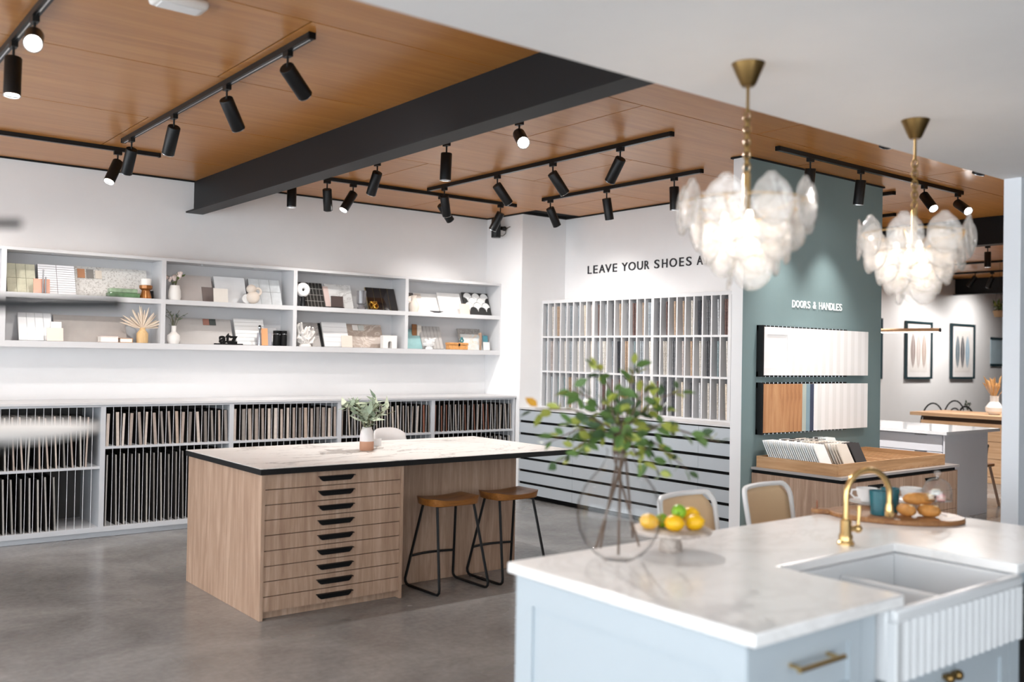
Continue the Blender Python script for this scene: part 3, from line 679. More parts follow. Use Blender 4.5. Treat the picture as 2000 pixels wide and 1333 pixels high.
# -- lower left bay
o = lean(38, 104, 607, 'l', cm('#cfcfd0', .4), 'white board of tall vertical tiles in the lower left bay', y0=8.87, tiles=(4, 1), tmat=pm('white_tall_tile', '#e9e9ea', .25, var=.02), gap=.006)
small(100, 121, 629, 'l', cm('#e2e0df', .4), 'small white tile leaning beside the tall white tiles', 8.83)
small(92, 124, 641, 'l', cm('#e6d7ca', .5), 'peach cream tile in front of the tall white tiles', 8.79)
lean(108, 249, 613, 'l', pm('concrete_tile', '#a9a29d', .5, var=.10, scale=5), 'wide grey concrete slab in the lower left bay', y0=8.89, th=.014)
def book(pl, pr, pt, row, mat, label, y=8.79, dep=.11, z0=0, name='sample_book'):
    z = ZROW[row]+.001+z0; x0 = onY(pl, pt+8, y).x; x1 = onY(pr, pt+8, y).x
    o = thing(name, label, 'book', ((x0+x1)/2, y, z), local=True); hw = (x1-x0)/2; h = max(.012, onY((pl+pr)/2, pt, y).z-z)
    MB().box(-hw, hw, -.03, dep-.03, 0, .004).box(-hw, hw, -.03, dep-.03, h-.004, h).box(hw-.004, hw, -.03, dep-.03, .004, h-.004).build('cover', mat, o); MB().box(-hw+.006, hw-.004, -.026, dep-.034, .004, h-.004).build('pages', cm('#efe9e2', .8), o); return o
book(194, 229, 657, 'l', cm('#e3cfc6', .6), 'pale pink book lying flat before the concrete slab')
book(232, 257, 661, 'l', cm('#d39a63', .6), 'orange tan book lying flat beside the pampas vase')
o = lathe_thing(278, 656, 'l', [(.001, 0), (.048, 0), (.05, .01), (.05, .085), (.03, .112), (.024, .12), (.024, .138), (.018, .138), (.018, .12), (.001, .11)], wood('pale_timber', '#c6a06f', '#d3b07f', '#dfc196', 'z', .5, 2), 'pale timber bottle vase of dried pampas grass', 'vase', 'pampas_vase', 8.80, part='vase')
PAM = cm('#dccbb8', .9); f0 = None
for k in range(26):
    a = -pi/2+pi*(k+.5)/26+random.uniform(-.08, .08); r = random.uniform(.10, .18); yo = random.uniform(-.04, .06)
    tip = Vector((sin(a)*r*1.15, yo, .14+cos(a)*r*1.15)); bs = Vector((0, 0, .13)); mid = bs.lerp(tip, .6)
    MB().tube([bs, bs.lerp(tip, .35), mid, bs.lerp(tip, .85), tip], [.002, .007, .010, .006, .001], 5).build('plume', PAM, o)
# -- lower second bay
o = lathe_thing(339, 660, 'l', [(.001, 0), (.045, 0), (.062, .035), (.058, .075), (.03, .10), (.022, .11), (.022, .165), (.016, .165), (.016, .11), (.001, .1)], CERAMM, 'white long-necked bottle vase of dark leaves in the lower shelf', 'vase', 'bottle_vase', 8.80, part='vase')
bouquet(o, .165, 8, 34, .14, .20, [cm('#3d5350', .5), cm('#56674f', .5)], None, 0, .045)
o = lean(347, 457, 619, 'l', pm('pale_concrete_tile', '#b3aeab', .4, var=.06, scale=6), 'wide grey porcelain slab in the second lower bay', y0=8.89); stick(o, .49, .60, .74, .98, cm('#9a6a5c', .5)); stick(o, .605, .72, .74, .98, cm('#3b423f', .5))
o = thing('letter_ornament', 'black letter ornament on a flat base in the lower shelf', 'ornament', (onY(447, 662, 8.785).x, 8.785, ZROW['l']+.001), local=True)
MB().box(-.13, .13, -.03, .035, 0, .012).build('base_plate', BLACKM, o)
for ch, a, b, hh in (('a', -.095, -.028, .072), ('t', -.03, .015, .098), ('z', .01, .085, .072)): glyph(o, ch, (a, .012, .012), (1, 0, 0), (0, 0, 1), b-a, hh, .022, (0, -1, 0), BLACKM, .035)
lean(463, 521, 620, 'l', cm('#c9c7c5', .5), 'white stacked strip tile board in the second lower bay', y0=8.86, tiles=(1, 7), tmat=pm('white_matt_tile', '#e2e1e0', .4, var=.02), gap=.004)
lean(522, 546, 637, 'l', cm('#dad9da', .4), 'narrow white board behind the black bottles', y0=8.90)
small(504, 531, 651, 'l', cm('#9c9aa3', .5), 'grey violet tile before the strip tile board', 8.82)
small(512, 524, 642, 'l', cm('#d69a6c', .5), 'small orange tan tile above the grey violet tile', 8.805)
o = thing('tap_sample', 'slim grey tap spout sample standing before the strip tiles', 'tap sample', (onY(507, 660, 8.775).x, 8.775, ZROW['l']+.001), local=True)
MB().lathe([(.001, 0), (.02, 0), (.02, .01), (.010, .014), (.010, .15), (.016, .16), (.016, .178), (.001, .18)], 14).build('spout', CHROME, o); MB().ball((0, 0, .185), .014, 10, 6).build('cap', BLACK, o)
for k, px in enumerate((540, 553.5)):
    o = lathe_thing(px, 660, 'l', [(.001, 0), (.034, 0), (.034, .105), (.028, .115), (.034, .12), (.034, .150), (.001, .152)], BLACKM, 'matte black bottle, %s of the pair' % ('left', 'right')[k], 'bottle', 'black_bottle', 8.80); o['group'] = 'pair of black bottles'
    MB().torus((0, 0, .117), .030, .003, 20, 6).build('neck_ring', CHROME, o)
# -- lower third bay
def coral(px, py, label, s, mat, n=46):
    o = thing('coral_ornament', label, 'ornament', (onY(px, py, 8.80).x, 8.80, ZROW['l']+.001), local=True)
    MB().lathe([(.001, 0), (.05*s, 0), (.045*s, .02), (.001, .03)], 12).build('base', mat, o)
    m = MB()
    for k in range(n):
        a = random.uniform(0, 2*pi); el = random.uniform(.05, 1.0); r = random.uniform(.5, 1)*s
        t = Vector((cos(a)*r*.085*(1.2-el*.5), sin(a)*r*.05, .03+el*r*.16)); m.tube([(0, 0, .015), t*.55+Vector((random.uniform(-.02, .02)*s, 0, .01)), t, t+Vector((random.uniform(-.02, .02)*s, random.uniform(-.02, 0)*s, .015*s))], [.010*s, .010*s, .013*s, .007*s], 6)
    m.build('branches', mat, o); return o
coral(596, 660, 'white branching coral ornament left of the dark marble edge', 1.25, CERAMM)
lean(580, 628, 627, 'l', stone('grey_marble_small', '#b5b1ae', '#8a8583', 6, .3, .06), 'grey marble board behind the large coral ornament', y0=8.885)
lean(629, 633, 628, 'l', BLACK, 'thin black edge of a dark board in the third lower bay', y0=8.87)
lean(635, 684, 627, 'l', cm('#d2d1d1', .5), 'white wide strip tile board in the third lower bay', y0=8.86, tiles=(1, 5), tmat=pm('white_satin_tile', '#e6e6e7', .3, var=.01), gap=.003)
small(668, 689, 656, 'l', cm('#e3d4c9', .5), 'small blush tile before the white strip board', 8.79)
o = lean(682, 752, 631, 'l', stone('brown_stone', '#a39489', '#d0c4ba', 5, .35, .05), 'brown grey stone slab with a pale vein', y0=8.88); stick(o, .18, .33, .72, .95, cm('#d9d5d1', .5)); stick(o, .345, .5, .72, .95, cm('#bfc0bb', .5))
o = thing('arch_block', 'white plaster block with an arched niche in the lower shelf', 'ornament', (onY(760, 670, 8.79).x, 8.79, ZROW['l']+.001), local=True)
out = [(-.085, 0), (-.026, 0), (-.026, .05)]+[(-.026*cos(pi*k/8), .05+.026*sin(pi*k/8)) for k in range(1, 8)]+[(.026, .05), (.026, 0), (.085, 0), (.085, .135), (-.085, .135)]
MB().prism(out, -.02, .04, 'y').build('block', CERAMM, o, smooth=False); MB().box(-.03, .03, .041, .045, 0, .085).build('niche_back', cm('#9d9996', .7), o)
# -- lower right bay
o = lean(797, 830, 640, 'l', pm('teal_tile_board', '#93b9bb', .2, var=.12, scale=9), 'pale teal glazed tile board at the left of the right lower bay', y0=8.87, tiles=None)
small(806, 815, 634, 'l', cm('#8a5c36', .5), 'small brown timber swatch above the teal board', 8.93, tilt=.05); small(816, 824, 636, 'l', cm('#d4cec6', .5), 'small cream swatch above the teal board', 8.93, tilt=.05)
lean(826, 867, 635, 'l', cm('#8f8c8a', .6), 'grey vertical ribbed board in the right lower bay', y0=8.87, tiles=(6, 1), tmat=pm('ribbed_grey', '#b2afad', .5, var=.03), gap=.006)
coral(838, 674, 'small bright white coral ornament before the ribbed board', .85, CERAM, 40)
o = thing('rattan_box', 'woven rattan box with lid and black clasp', 'box', (onY(893, 677, 8.79).x, 8.79, ZROW['l']+.001), local=True)
RAT = pm('rattan_cane', '#c98f54', .6, var=.3, scale=60)
MB().box(-.125, .125, -.035, .05, 0, .05).build('box_body', RAT, o, bev=.006); MB().box(-.13, .13, -.04, .055, .051, .078).build('lid', RAT, o, bev=.006); MB().box(-.01, .01, -.046, -.04, .04, .07).build('clasp', BLACKM, o)
for k in range(12): MB().tube([(-.12+k*.0218, -.0365, 0.004), (-.12+k*.0218, -.0365, .048)], .0025, 5).build('cane', cm('#e0ab6c', .5), o)
o = thing('teal_knob', 'small teal ceramic knot resting on the rattan box', 'ornament', (onY(902, 664, 8.80).x, 8.80, ZROW['l']+.080), local=True)
MB().torus((0, 0, .024), .019, .009, 18, 8, Matrix.Rotation(pi/2, 4, 'X')).ball((0, 0, .05), .014, 10, 6).build('knot', cm('#3c7a80', .2), o)
o = lean(902, 946, 640, 'l', terrazzo('terrazzo_grey', '#9d9995', '#77736f', '#c4bfb9', 120), 'grey terrazzo board at the right of the lower right bay', y0=8.88)
lean(908, 944, 650, 'l', stone('pale_blue_stone', '#cfd5d6', '#dcc4ae', 6, .3, .07), 'pale blue veined board before the grey terrazzo board', y0=8.84)
o = thing('timber_pull_sample', 'tall thin timber handle standing before the blue veined board', 'handle sample', (onY(939, 665, 8.79).x, 8.79, ZROW['l']+.001), local=True)
MB().box(-.014, .014, 0, .012, 0, .20).build('bar', OAK, o, bev=.004); MB().box(-.014, .014, .012, .03, .17, .195).build('mount', OAK, o)
small(945, 954, 656, 'l', cm('#4a8592', .4), 'small blue teal tile at the right end of the lower shelf', 8.87); small(945, 957, 669, 'l', cm('#dfdedd', .4), 'small white tile at the right end of the lower shelf', 8.82)

# ================================================================== OAK DISPLAY BENCH
bx0, bx1, by0, by1, bz = 2.312, 4.77, 5.29, 6.56, .866
o = thing('display_bench', 'oak display bench with nine black-handled drawers and a marble-look top', 'bench', (3.4, 5.95, 0))
MB().box(2.33, 2.352, 5.315, 6.545, .001, bz).build('end_panel', OAK, o)
MB().box(3.292, 3.31, 5.315, 6.545, .001, bz).build('end_panel', OAK, o)
MB().box(3.31, 4.47, 5.615, 5.635, .001, bz).build('recess_panel', OAK, o)
MB().box(4.47, 4.49, 5.615, 6.545, .001, bz).build('end_panel', OAK, o)
MB().box(2.352, 4.47, 6.525, 6.545, .001, bz).build('back_panel', OAK, o)
MB().box(2.352, 3.292, 5.365, 5.38, .001, .06).build('kick_board', OAK, o)
MB().box(2.352, 3.292, 5.345, 5.355, .06, bz-.001).build('carcass', cm('#4a3322', .7), o)
zs = [.864, .774, .683, .593, .502, .41, .319, .229, .139, .049]
hp = [(-.118, .0), (.118, .0), (.112, -.012), (.095, -.027), (-.095, -.027), (-.112, -.012)]
for k in range(9):
    d = MB().box(2.3545, 3.2895, 5.322, 5.344, zs[k+1]+.0025, zs[k]-.0025).build('drawer', OAK, o)
    zt = zs[k]-.034
    h = MB().prism([(2.82+a, zt+b) for a, b in hp], 5.300, 5.322, 'y').build('handle', BLACKM, d, bev=.004); h['label'] = 'black cup pull'
    MB().box(2.82-.122, 2.82+.122, 5.292, 5.322, zt, zt+.004).build('handle_lip', BLACKM, d)
ms = thing('bench_top', 'white marble-look bench top with black edge on the oak display bench', 'worktop', (3.54, 5.93, bz))
MB().box(bx0, bx1, by0, by1, bz+.0005, bz+.0355).build('black_edge', BLACK, ms)
MB().box(bx0+.001, bx1-.001, by0+.001, by1-.001, bz+.0356, bz+.0385).build('marble_sheet', MARBLE, ms)
ZB = bz+.039
v = onZ(716, 880, ZB)
o = thing('eucalyptus_vase', 'two-tone white and terracotta bottle vase of eucalyptus on the oak bench', 'vase', (v.x, v.y, ZB), local=True)
MB().lathe([(.001, 0), (.046, 0), (.05, .006), (.05, .065)], 24).build('base_glaze', cm('#b98a70', .6), o)
MB().lathe([(.0502, .065), (.05, .10), (.044, .135), (.034, .155), (.034, .165), (.028, .165), (.028, .15), (.001, .1)], 24).build('vase', cm('#dcd8d8', .5), o)
leafm = [pm('eucalyptus', '#8b9a86', .6, var=.15), pm('eucalyptus_pale', '#b3bda6', .6, var=.15)]
bouquet(o, .165, 16, 95, .27, .25, leafm, None, 0, .105)
cd = onZ(737, 876, ZB)
o = thing('card_holder', 'small white card holder beside the eucalyptus vase', 'card holder', (cd.x, cd.y, ZB), local=True)
MB().box(-.04, .04, -.025, .025, 0, .012).build('base', CERAMM, o, bev=.003); MB().box(-.035, .035, .002, .006, .012, .07).build('card', cm('#eceaea', .6), o)
# grey shell chair behind the bench
o = thing('shell_chair', 'pale grey moulded chair behind the oak bench', 'chair', (4.41, 7.15, 0), local=True)
sh = MB(); nv = []; nu = 9; nw = 11
for i in range(nw):
    t = i/(nw-1)
    for j in range(nu):
        s_ = (j/(nu-1)-.5)*2
        if t < .5: y = -.22+t*.8; z = .46+.05*s_*s_-.02*sin(t*2*pi); x = .22*s_
        else: y = .18+(t-.5)*.16; z = .46+(t-.5)*2*.47; x = (.22-.06*(t-.5)*2*abs(s_))*s_; z -= .05*abs(s_)**3*(t-.5)*2; y -= .08*s_*s_
        nv.append((x, y, z))
sh.add(nv, [(i*nu+j, i*nu+j+1, (i+1)*nu+j+1, (i+1)*nu+j) for i in range(nw-1) for j in range(nu-1)])
sh.build('shell', cm('#c9c6c6', .5), o, solid=.015)
for sx_ in (-1, 1):
    for sy_ in (-1, 1): MB().tube([(sx_*.12, sy_*.1-.03, .44), (sx_*.2, sy_*.2-.02, .001)], .012, 8).build('leg', BLACK, o)
# ---- bar stools
def stool(x, y, label):
    o = thing('bar_stool', label, 'stool', (x, y, 0), 'timber saddle stools at the oak bench', local=True)
    nx, ny = 13, 9; top = []; bot = []; m = MB()
    def ol(a, b): # rounded rectangle mapping
        k = 1-.10*(b*b)*(a*a); return .205*a*k, .145*b*(1-.22*(a*a)**2)
    for i in range(nx):
        for j in range(ny):
            a, b = i/(nx-1)*2-1, j/(ny-1)*2-1; X, Y = ol(a, b)
            z = .618+.018*a*a-.012*(1-b*b)*(1-a*a*.6); e = max(abs(a), abs(b)); z -= .006 if e > .99 else 0
            top.append((X, Y, z)); bot.append((X*.95, Y*.94, .578))
    N = nx*ny; f = []
    for i in range(nx-1):
        for j in range(ny-1):
            q = (i*ny+j, (i+1)*ny+j, (i+1)*ny+j+1, i*ny+j+1); f.append(q); f.append(tuple(N+k for k in reversed(q)))
    ring = [i*ny for i in range(nx)]+[(nx-1)*ny+j for j in range(1, ny)]+[i*ny+ny-1 for i in range(nx-2, -1, -1)]+[j for j in range(ny-2, 0, -1)]
    for k in range(len(ring)): a, b = ring[k], ring[(k+1) % len(ring)]; f.append((b, a, a+N, b+N))
    m.add(top+bot, f).build('seat', SEATW, o)
    for s_ in (-1, 1):
        f_ = lambda p, q, t: tuple(p[i]+(q[i]-p[i])*t for i in range(3))
        A = (s_*.135, .10, .58); Bp = (s_*.20, .215, .05); C_ = (s_*.20, -.205, .05); D = (s_*.15, -.09, .58)
        pts = [A, f_(A, Bp, .55), Bp, (s_*.2, .212, .028), (s_*.2, .195, .013), (s_*.2, .17, .0095), (s_*.2, -.15, .0095), (s_*.2, -.185, .013), (s_*.2, -.202, .028), C_, f_(C_, D, .45), D]
        MB().tube(pts, .0095, 8).build('leg', BLACK, o)
    fr = [(-.182+.364*k/10, .182+.0-.10*sin(pi*k/10)*-.35, .205) for k in range(11)]
    MB().tube(fr, .0085, 8).build('footrest', BLACK, o)
    MB().box(-.15, .15, -.1, .11, .570, .578).build('seat_plate', BLACK, o)
    return o
stool(3.715, 5.385, 'timber saddle bar stool on black legs, left of the two at the oak bench')
stool(4.245, 5.39, 'timber saddle bar stool on black legs, right of the two at the oak bench')

# ================================================================== KITCHEN ISLAND
KX0, KX1, KY0, KY1, KZ = 2.03, 4.27, 1.545, 2.50, .862
o = thing('kitchen_island', 'pale blue-grey shaker kitchen island under a white stone top', 'kitchen island', (3.1, 2.0, 0))
def shaker(x0, x1, z0, z1, y, parent, mat, name, fr=.07, nrm='y', sub=True):
    m = MB(); t = .02
    if nrm == 'y':
        m.box(x0, x0+fr, y-t, y, z0, z1).box(x1-fr, x1, y-t, y, z0, z1).box(x0+fr, x1-fr, y-t, y, z1-fr, z1).box(x0+fr, x1-fr, y-t, y, z0, z0+fr); d = m.build(name, mat, parent)
        MB().box(x0+fr, x1-fr, y-t+.009, y, z0+fr, z1-fr).build('inset_panel', mat, d)
    else:
        m.box(y-t, y, x0, x0+fr, z0, z1).box(y-t, y, x1-fr, x1, z0, z1).box(y-t, y, x0+fr, x1-fr, z1-fr, z1).box(y-t, y, x0+fr, x1-fr, z0, z0+fr); d = m.build(name, mat, parent)
        MB().box(y-t+.009, y, x0+fr, x1-fr, z0+fr, z1-fr).build('inset_panel', mat, d)
    return d
MB().box(KX0+.001, 2.615, KY0+.022, KY1-.001, .09, KZ-.002).build('carcass', KITP, o)
MB().box(2.615, 3.485, KY0+.022, KY1-.001, .09, .64).build('sink_carcass', KITP, o)
MB().box(3.485, KX1, KY0+.022, KY1-.001, .09, KZ-.002).build('carcass', KITP, o)
MB().box(2.615, 3.485, 2.02, KY1-.001, .64, KZ-.002).build('carcass', KITP, o)
MB().box(KX0+.06, KX1-.02, KY0+.08, KY1-.05, .001, .09).build('plinth', cm('#6f767c', .5), o)
shaker(KY0+.004, KY1, .09, KZ-.004, KX0, o, KITP, 'end_panel', .085, 'x')
d = shaker(KX0-.018, 2.535, .625, KZ-.012, KY0+.02, o, KITP, 'drawer', .055)
hd = MB().tube([(2.185, KY0-.035, .772), (2.40, KY0-.035, .772)], .0075, 12)
for x in (2.205, 2.38): hd.tube([(x, KY0-.035, .772), (x, KY0+.01, .772)], .006, 10)
hd.build('handle', BRASS, d)['label'] = 'brass bar handle'
d = shaker(KX0-.018, 2.535, .10, .615, KY0+.02, o, KITP, 'cupboard_door', .055)
MB().box(2.538, 2.612, KY0, KY0+.022, .09, KZ-.002).build('stile', KITP, o)
for k, (a, b, kx) in enumerate(((2.618, 3.045, 3.02), (3.05, 3.48, 3.075))):
    d = shaker(a, b, .10, .632, KY0+.02, o, KITP, 'cupboard_door', .055)
    MB().ball((kx, KY0-.022, .585), .017, 14, 10).tube([(kx, KY0-.02, .585), (kx, KY0+.002, .585)], .008, 10).build('knob', ABRASS, d)['label'] = 'brass knob'
MB().box(3.487, 3.56, KY0, KY0+.022, .09, KZ-.002).build('stile', KITP, o)
ov = thing('dishwasher', 'black built-in appliance front at the right of the sink', 'appliance', (3.9, KY0, .1))
MB().box(3.562, 4.25, KY0-.004, KY0+.02, .10, .80).build('door_panel', pm('black_glass', '#08090b', .08), ov); MB().tube([(3.62, KY0-.04, .74), (4.19, KY0-.04, .74)], .009, 10).build('handle', CHROME, ov)
for x in (3.66, 4.15): MB().tube([(x, KY0-.04, .74), (x, KY0, .74)], .007, 8).build('handle_post', CHROME, ov)
# stone top with a notch for the sink
top = [(1.995, 1.51), (2.715, 1.51), (2.715, 1.968), (3.462, 1.968), (3.462, 1.51), (4.305, 1.51), (4.305, 2.535), (1.995, 2.535)]
wk = MB().prism(top, KZ, .9, 'z').build('stone_worktop', QUARTZ, None, bev=.006); tag(wk, 'white veined stone worktop of the foreground kitchen island', 'worktop')
SINKC = pm('sink_fireclay', '#e0e2e4', .15, var=.01)
# fluted butler sink
sk = thing('butler_sink', 'white double-bowl butler sink with fluted apron front', 'sink', (3.05, 1.75, .65))
SX0, SX1, SY0, SY1, SZ0, SZ1 = 2.64, 3.468, 1.492, 2.005, .645, KZ-.001
m = MB()
m.box(SX0, 2.722, SY0+.03, SY1, SZ0, SZ1).box(3.452, SX1, SY0+.03, SY1, SZ0, SZ1).box(2.722, 3.452, 1.962, SY1, SZ0, SZ1).box(2.722, 3.452, SY0+.03, SY1-.04, SZ0, SZ0+.02)
m.build('basin_shell', SINKC, sk, bev=.008)
MB().box(3.078, 3.102, SY0+.03, 1.963, SZ0+.015, SZ1-.035).build('bowl_divider', SINKC, sk, bev=.009)
n = 18; wv = (SX1-SX0-.05)/n; front = [(SX0, SY0+.03), (SX0, SY0+.006), (SX0+.006, SY0), (SX0+.025, SY0)]
poly = [(SX0, SY0+.031), (SX0, SY0+.004), (SX0+.004, SY0)]
for k in range(n):
    x = SX0+.025+k*wv; poly += [(x, SY0), (x+wv*.18, SY0+.006), (x+wv*.5, SY0+.0085), (x+wv*.82, SY0+.006)]
poly += [(SX1-.025, SY0), (SX1-.004, SY0), (SX1, SY0+.004), (SX1, SY0+.031)]
MB().prism(list(reversed(poly)), SZ0, SZ1-.035, 'z').build('fluted_apron', SINKC, sk)
MB().box(SX0, SX1, SY0, SY0+.031, SZ1-.036, SZ1+.004).build('front_rim', SINKC, sk, bev=.009)
for cx in (2.90, 3.28): MB().lathe([(.001, SZ0+.021), (.04, SZ0+.021), (.042, SZ0+.024), (.001, SZ0+.023)], 20, (cx, 1.76, 0)).build('drain', CHROME, sk)
# brass tap
fx, fy = 3.262, 2.055
tp = thing('kitchen_tap', 'brass gooseneck kitchen tap with side lever', 'tap', (fx, fy, .9))
MB().lathe([(.001, .9), (.032, .9), (.032, .908), (.026, .914), (.026, .935), (.021, .942), (.021, .99), (.016, .998), (.001, .998)], 20, (fx, fy, 0)).build('base', BRASS, tp)
arc = [(fx, fy, .99), (fx, fy, 1.06)]
R_ = .098; dx, dy = .93, -.37
for k in range(0, 15): a = pi-k*pi*1.02/14; arc.append((fx+dx*(R_+R_*cos(a)), fy+dy*(R_+R_*cos(a)), 1.085+R_*sin(a)))
arc.append((fx+dx*2*R_, fy+dy*2*R_, 1.045))
MB().tube(arc, .0115, 14).build('spout', BRASS, tp)
tx, ty = fx+dx*2*R_, fy+dy*2*R_
MB().lathe([(.001, 1.0), (.014, 1.0), (.017, 1.006), (.017, 1.03), (.0135, 1.05), (.001, 1.05)], 16, (tx, ty, 0)).build('spray_nozzle', BRASS, tp)
MB().tube([(fx, fy, .96), (fx+.045, fy-.02, .958)], .012, 12).ball((fx+.048, fy-.021, .958), .017, 12, 8).tube([(fx+.048, fy-.021, .962), (fx+.052, fy-.022, 1.0), (fx+.055, fy-.022, 1.045)], [.007, .0075, .010], 10).build('lever', BRASS, tp)
# ---- glass vase with leafy branches
vx, vy, vz = 2.335, 2.345, .9005
o = thing('branch_vase', 'large clear round glass vase of leafy green branches on the kitchen island', 'vase', (vx, vy, vz), local=True)
prof = [(.001, .001), (.05, .002), (.085, .022), (.115, .055), (.138, .10), (.147, .15), (.142, .20), (.122, .25), (.095, .285), (.068, .315), (.05, .345), (.045, .375), (.05, .385)]
MB().open_lathe(prof, 48).build('glass', GLASS, o)
STEM = pm('twig_bark', '#5d4a3c', .8, var=.2)
LG = [pm('leaf_green', '#55733a', .5, var=.25, scale=20), pm('leaf_dark', '#3a5230', .5, var=.25, scale=20), pm('leaf_lime', '#989f46', .5, var=.2, scale=20), pm('leaf_autumn', '#c9922f', .5, var=.2, scale=20)]
lf = MB().add([(0, 0, 0), (.3, .26, .03), (.65, .24, .02), (1, 0, -.08), (.65, -.24, .02), (.3, -.26, .03), (.5, 0, -.03)], [(0, 6, 1), (1, 6, 2), (2, 6, 3), (3, 6, 4), (4, 6, 5), (5, 6, 0)])
lmesh = []
for m_ in LG:
    t = lf.build('leaf', m_, o); lmesh.append(t.data); bpy.data.objects.remove(t)
nl = [0]
def leaf_at(p, d, s):
    me = random.choices(lmesh, (44, 26, 28, 2))[0]
    c = bpy.data.objects.new('leaf', me); COL.objects.link(c); c.parent = o; c.location = p
    q = Vector(d).normalized().to_track_quat('X', 'Z'); c.rotation_mode = 'QUATERNION'
    from mathutils import Quaternion
    c.rotation_quaternion = q @ Quaternion((1, 0, 0), random.uniform(-1.5, 1.5)); c.scale = (s, s, s); nl[0] += 1
# branch tips as seen: (pixel x, pixel y, depth offset along the view)
def at_d(px, py, dd): # point on the sight line at the vase's distance plus dd
    d = ray(px, py); base = Vector((vx, vy, .9)); t = (base-Vector((0, 0, CAMH))).dot(CF)+dd
    return Vector((0, 0, CAMH))+d*t-Vector((vx, vy, vz))
tips = [((1165, 715), .02), ((1045, 800), .0), ((1110, 760), .08), ((1060, 870), -.06), ((1130, 890), -.08), ((1205, 800), .1), ((1265, 765), -.03), ((1330, 765), .05), ((1405, 865), .0), ((1365, 855), -.05), ((1345, 920), .04), ((1290, 930), -.07), ((1215, 850), -.12), ((1180, 790), -.05), ((1240, 715), .1), ((1120, 830), .12), ((1090, 905), .05), ((1250, 905), -.1), ((1300, 800), .12)]
feet = [(-.09, .02, .045), (-.05, -.05, .03), (-.02, .07, .03), (.05, .05, .03), (.08, -.02, .04), (.1, .03, .06)]
for k, (tp_, dd) in enumerate(tips):
    tip = at_d(*tp_, dd); neck = Vector((random.uniform(-.022, .022), random.uniform(-.022, .022), .36)); ft = Vector(feet[k % 6]) if k < 7 else None
    up = Vector((neck.x, neck.y, .44)); mid = up.lerp(tip, .55)+Vector((0, 0, .035))
    pts = ([ft, ft.lerp(neck, .55)] if ft else [])+[neck, up, mid, tip]
    MB().tube(pts, [.0042]*(len(pts)-2)+[.003, .0015], 6).build('branch', STEM, o)
    path = [up, mid, tip]
    nL = 15
    for q in range(nL):
        t = .12+.90*(q+random.random()*.7)/nL; t = min(t, 1.0)
        p = path[0].lerp(path[1], t*2) if t < .5 else path[1].lerp(path[2], t*2-1)
        dr = Vector((random.uniform(-1, 1), random.uniform(-1, 1), random.uniform(-.7, .6)))+(tip-up).normalized()*.5
        off = dr.normalized()*random.uniform(.0, .022)
        leaf_at(p+off, dr, random.uniform(.038, .064))
# ---- stone cake stand with lemons and limes
sx_, sy_ = 2.60, 2.345
o = thing('cake_stand', 'small stone pedestal stand holding citrus fruit', 'cake stand', (sx_, sy_, .9003), local=True)
PST = stone('travertine', '#c9bdb3', '#9d8f85', 9, .5, .1)
MB().lathe([(.001, 0), (.042, 0), (.044, .004), (.04, .03), (.03, .062), (.001, .063)], 28).build('foot', PST, o)
MB().lathe([(.001, .0632), (.12, .0632), (.145, .070), (.147, .080), (.142, .082), (.001, .076)], 40).build('plate', PST, o)
LEM = pm('lemon_skin', '#eeb70e', .4, var=.08, scale=30, bmp=.15, bscale=180); LIM = pm('lime_skin', '#7fae2b', .4, var=.15, scale=20, bmp=.12, bscale=180)
def citrus(name, px, py, dd, label, mat, r, lime=False):
    d = ray(px, py); base = Vector((sx_, sy_, .9)); t = (base-Vector((0, 0, CAMH))).dot(CF)+dd; p = Vector((0, 0, CAMH))+d*t
    p.z = max(p.z, .9003+.078+r*.93)
    o = thing(name, label, 'fruit', p, 'citrus fruit on the stand', local=True); k = 1.22 if not lime else 1.08
    prof = []
    for i in range(15):
        a = pi*i/14; rr = r*sin(a); zz = -cos(a)*r*k
        if i == 0: rr, zz = .001, -r*k*1.12
        if i == 14: rr, zz = .001, r*k*1.12
        if i in (1, 13): rr *= .75
        prof.append((rr, zz))
    MB().lathe(prof, 20).build('fruit', mat, o); MB().ball((0, 0, -r*k*1.1), .004, 6, 5).build('stem_end', cm('#5c6b2a', .7), o)
    o.rotation_euler = (random.uniform(1.2, 1.9), random.uniform(-.3, .3), random.uniform(0, 3)); return o
citrus('lemon', 1317, 1027, -.03, 'front left yellow lemon on the stone stand', LEM, .030)
citrus('lemon', 1357, 1026, -.005, 'right yellow lemon on the stone stand', LEM, .029)
citrus('lemon', 1348, 1006, .05, 'back yellow lemon behind the green lime', LEM, .029)
citrus('lime', 1326, 1000, .0, 'green lime on top of the lemons', LIM, .027, True)
citrus('lemon', 1268, 1022, .0, 'left yellow lemon seen through the glass vase', LEM, .029)
citrus('lime', 1292, 1024, .045, 'green lime half hidden behind the glass vase', LIM, .026, True)
# ---- serving board and breakfast things
bc = Vector((3.995, 2.27, .9003))
o = thing('serving_board', 'oval timber serving board with handle on the kitchen island', 'serving board', bc, local=True)
BW = wood('board_timber', '#7d5334', '#98693f', '#ae8256', 'x', .45, 1.2); ang = math.atan2(-.25, .15)
ov_ = []
for k in range(40): a = 2*pi*k/40; ov_.append((.285*cos(a), .195*sin(a)))
Mb = Matrix.Rotation(rad(-58), 4, 'Z')
MB().prism(ov_, .0, .022, 'z', Mb).build('board', BW, o, bev=.005)
hn = [(-.26, -.03), (-.33, -.028), (-.36, -.012), (-.36, .012), (-.33, .028), (-.26, .03)]
MB().prism(list(reversed(hn)), .001, .021, 'z', Mb).build('handle', BW, o, bev=.004)
hp_ = Mb @ Vector((-.335, 0, .022)); MB().torus(hp_+Vector((0, 0, .018)), .017, .0035, 18, 6, Matrix.Rotation(pi/2, 4, 'X') @ Matrix.Rotation(.6, 4, 'Y')).build('leather_loop', cm('#8a4f30', .6), o)
ZBd = .9003+.0225
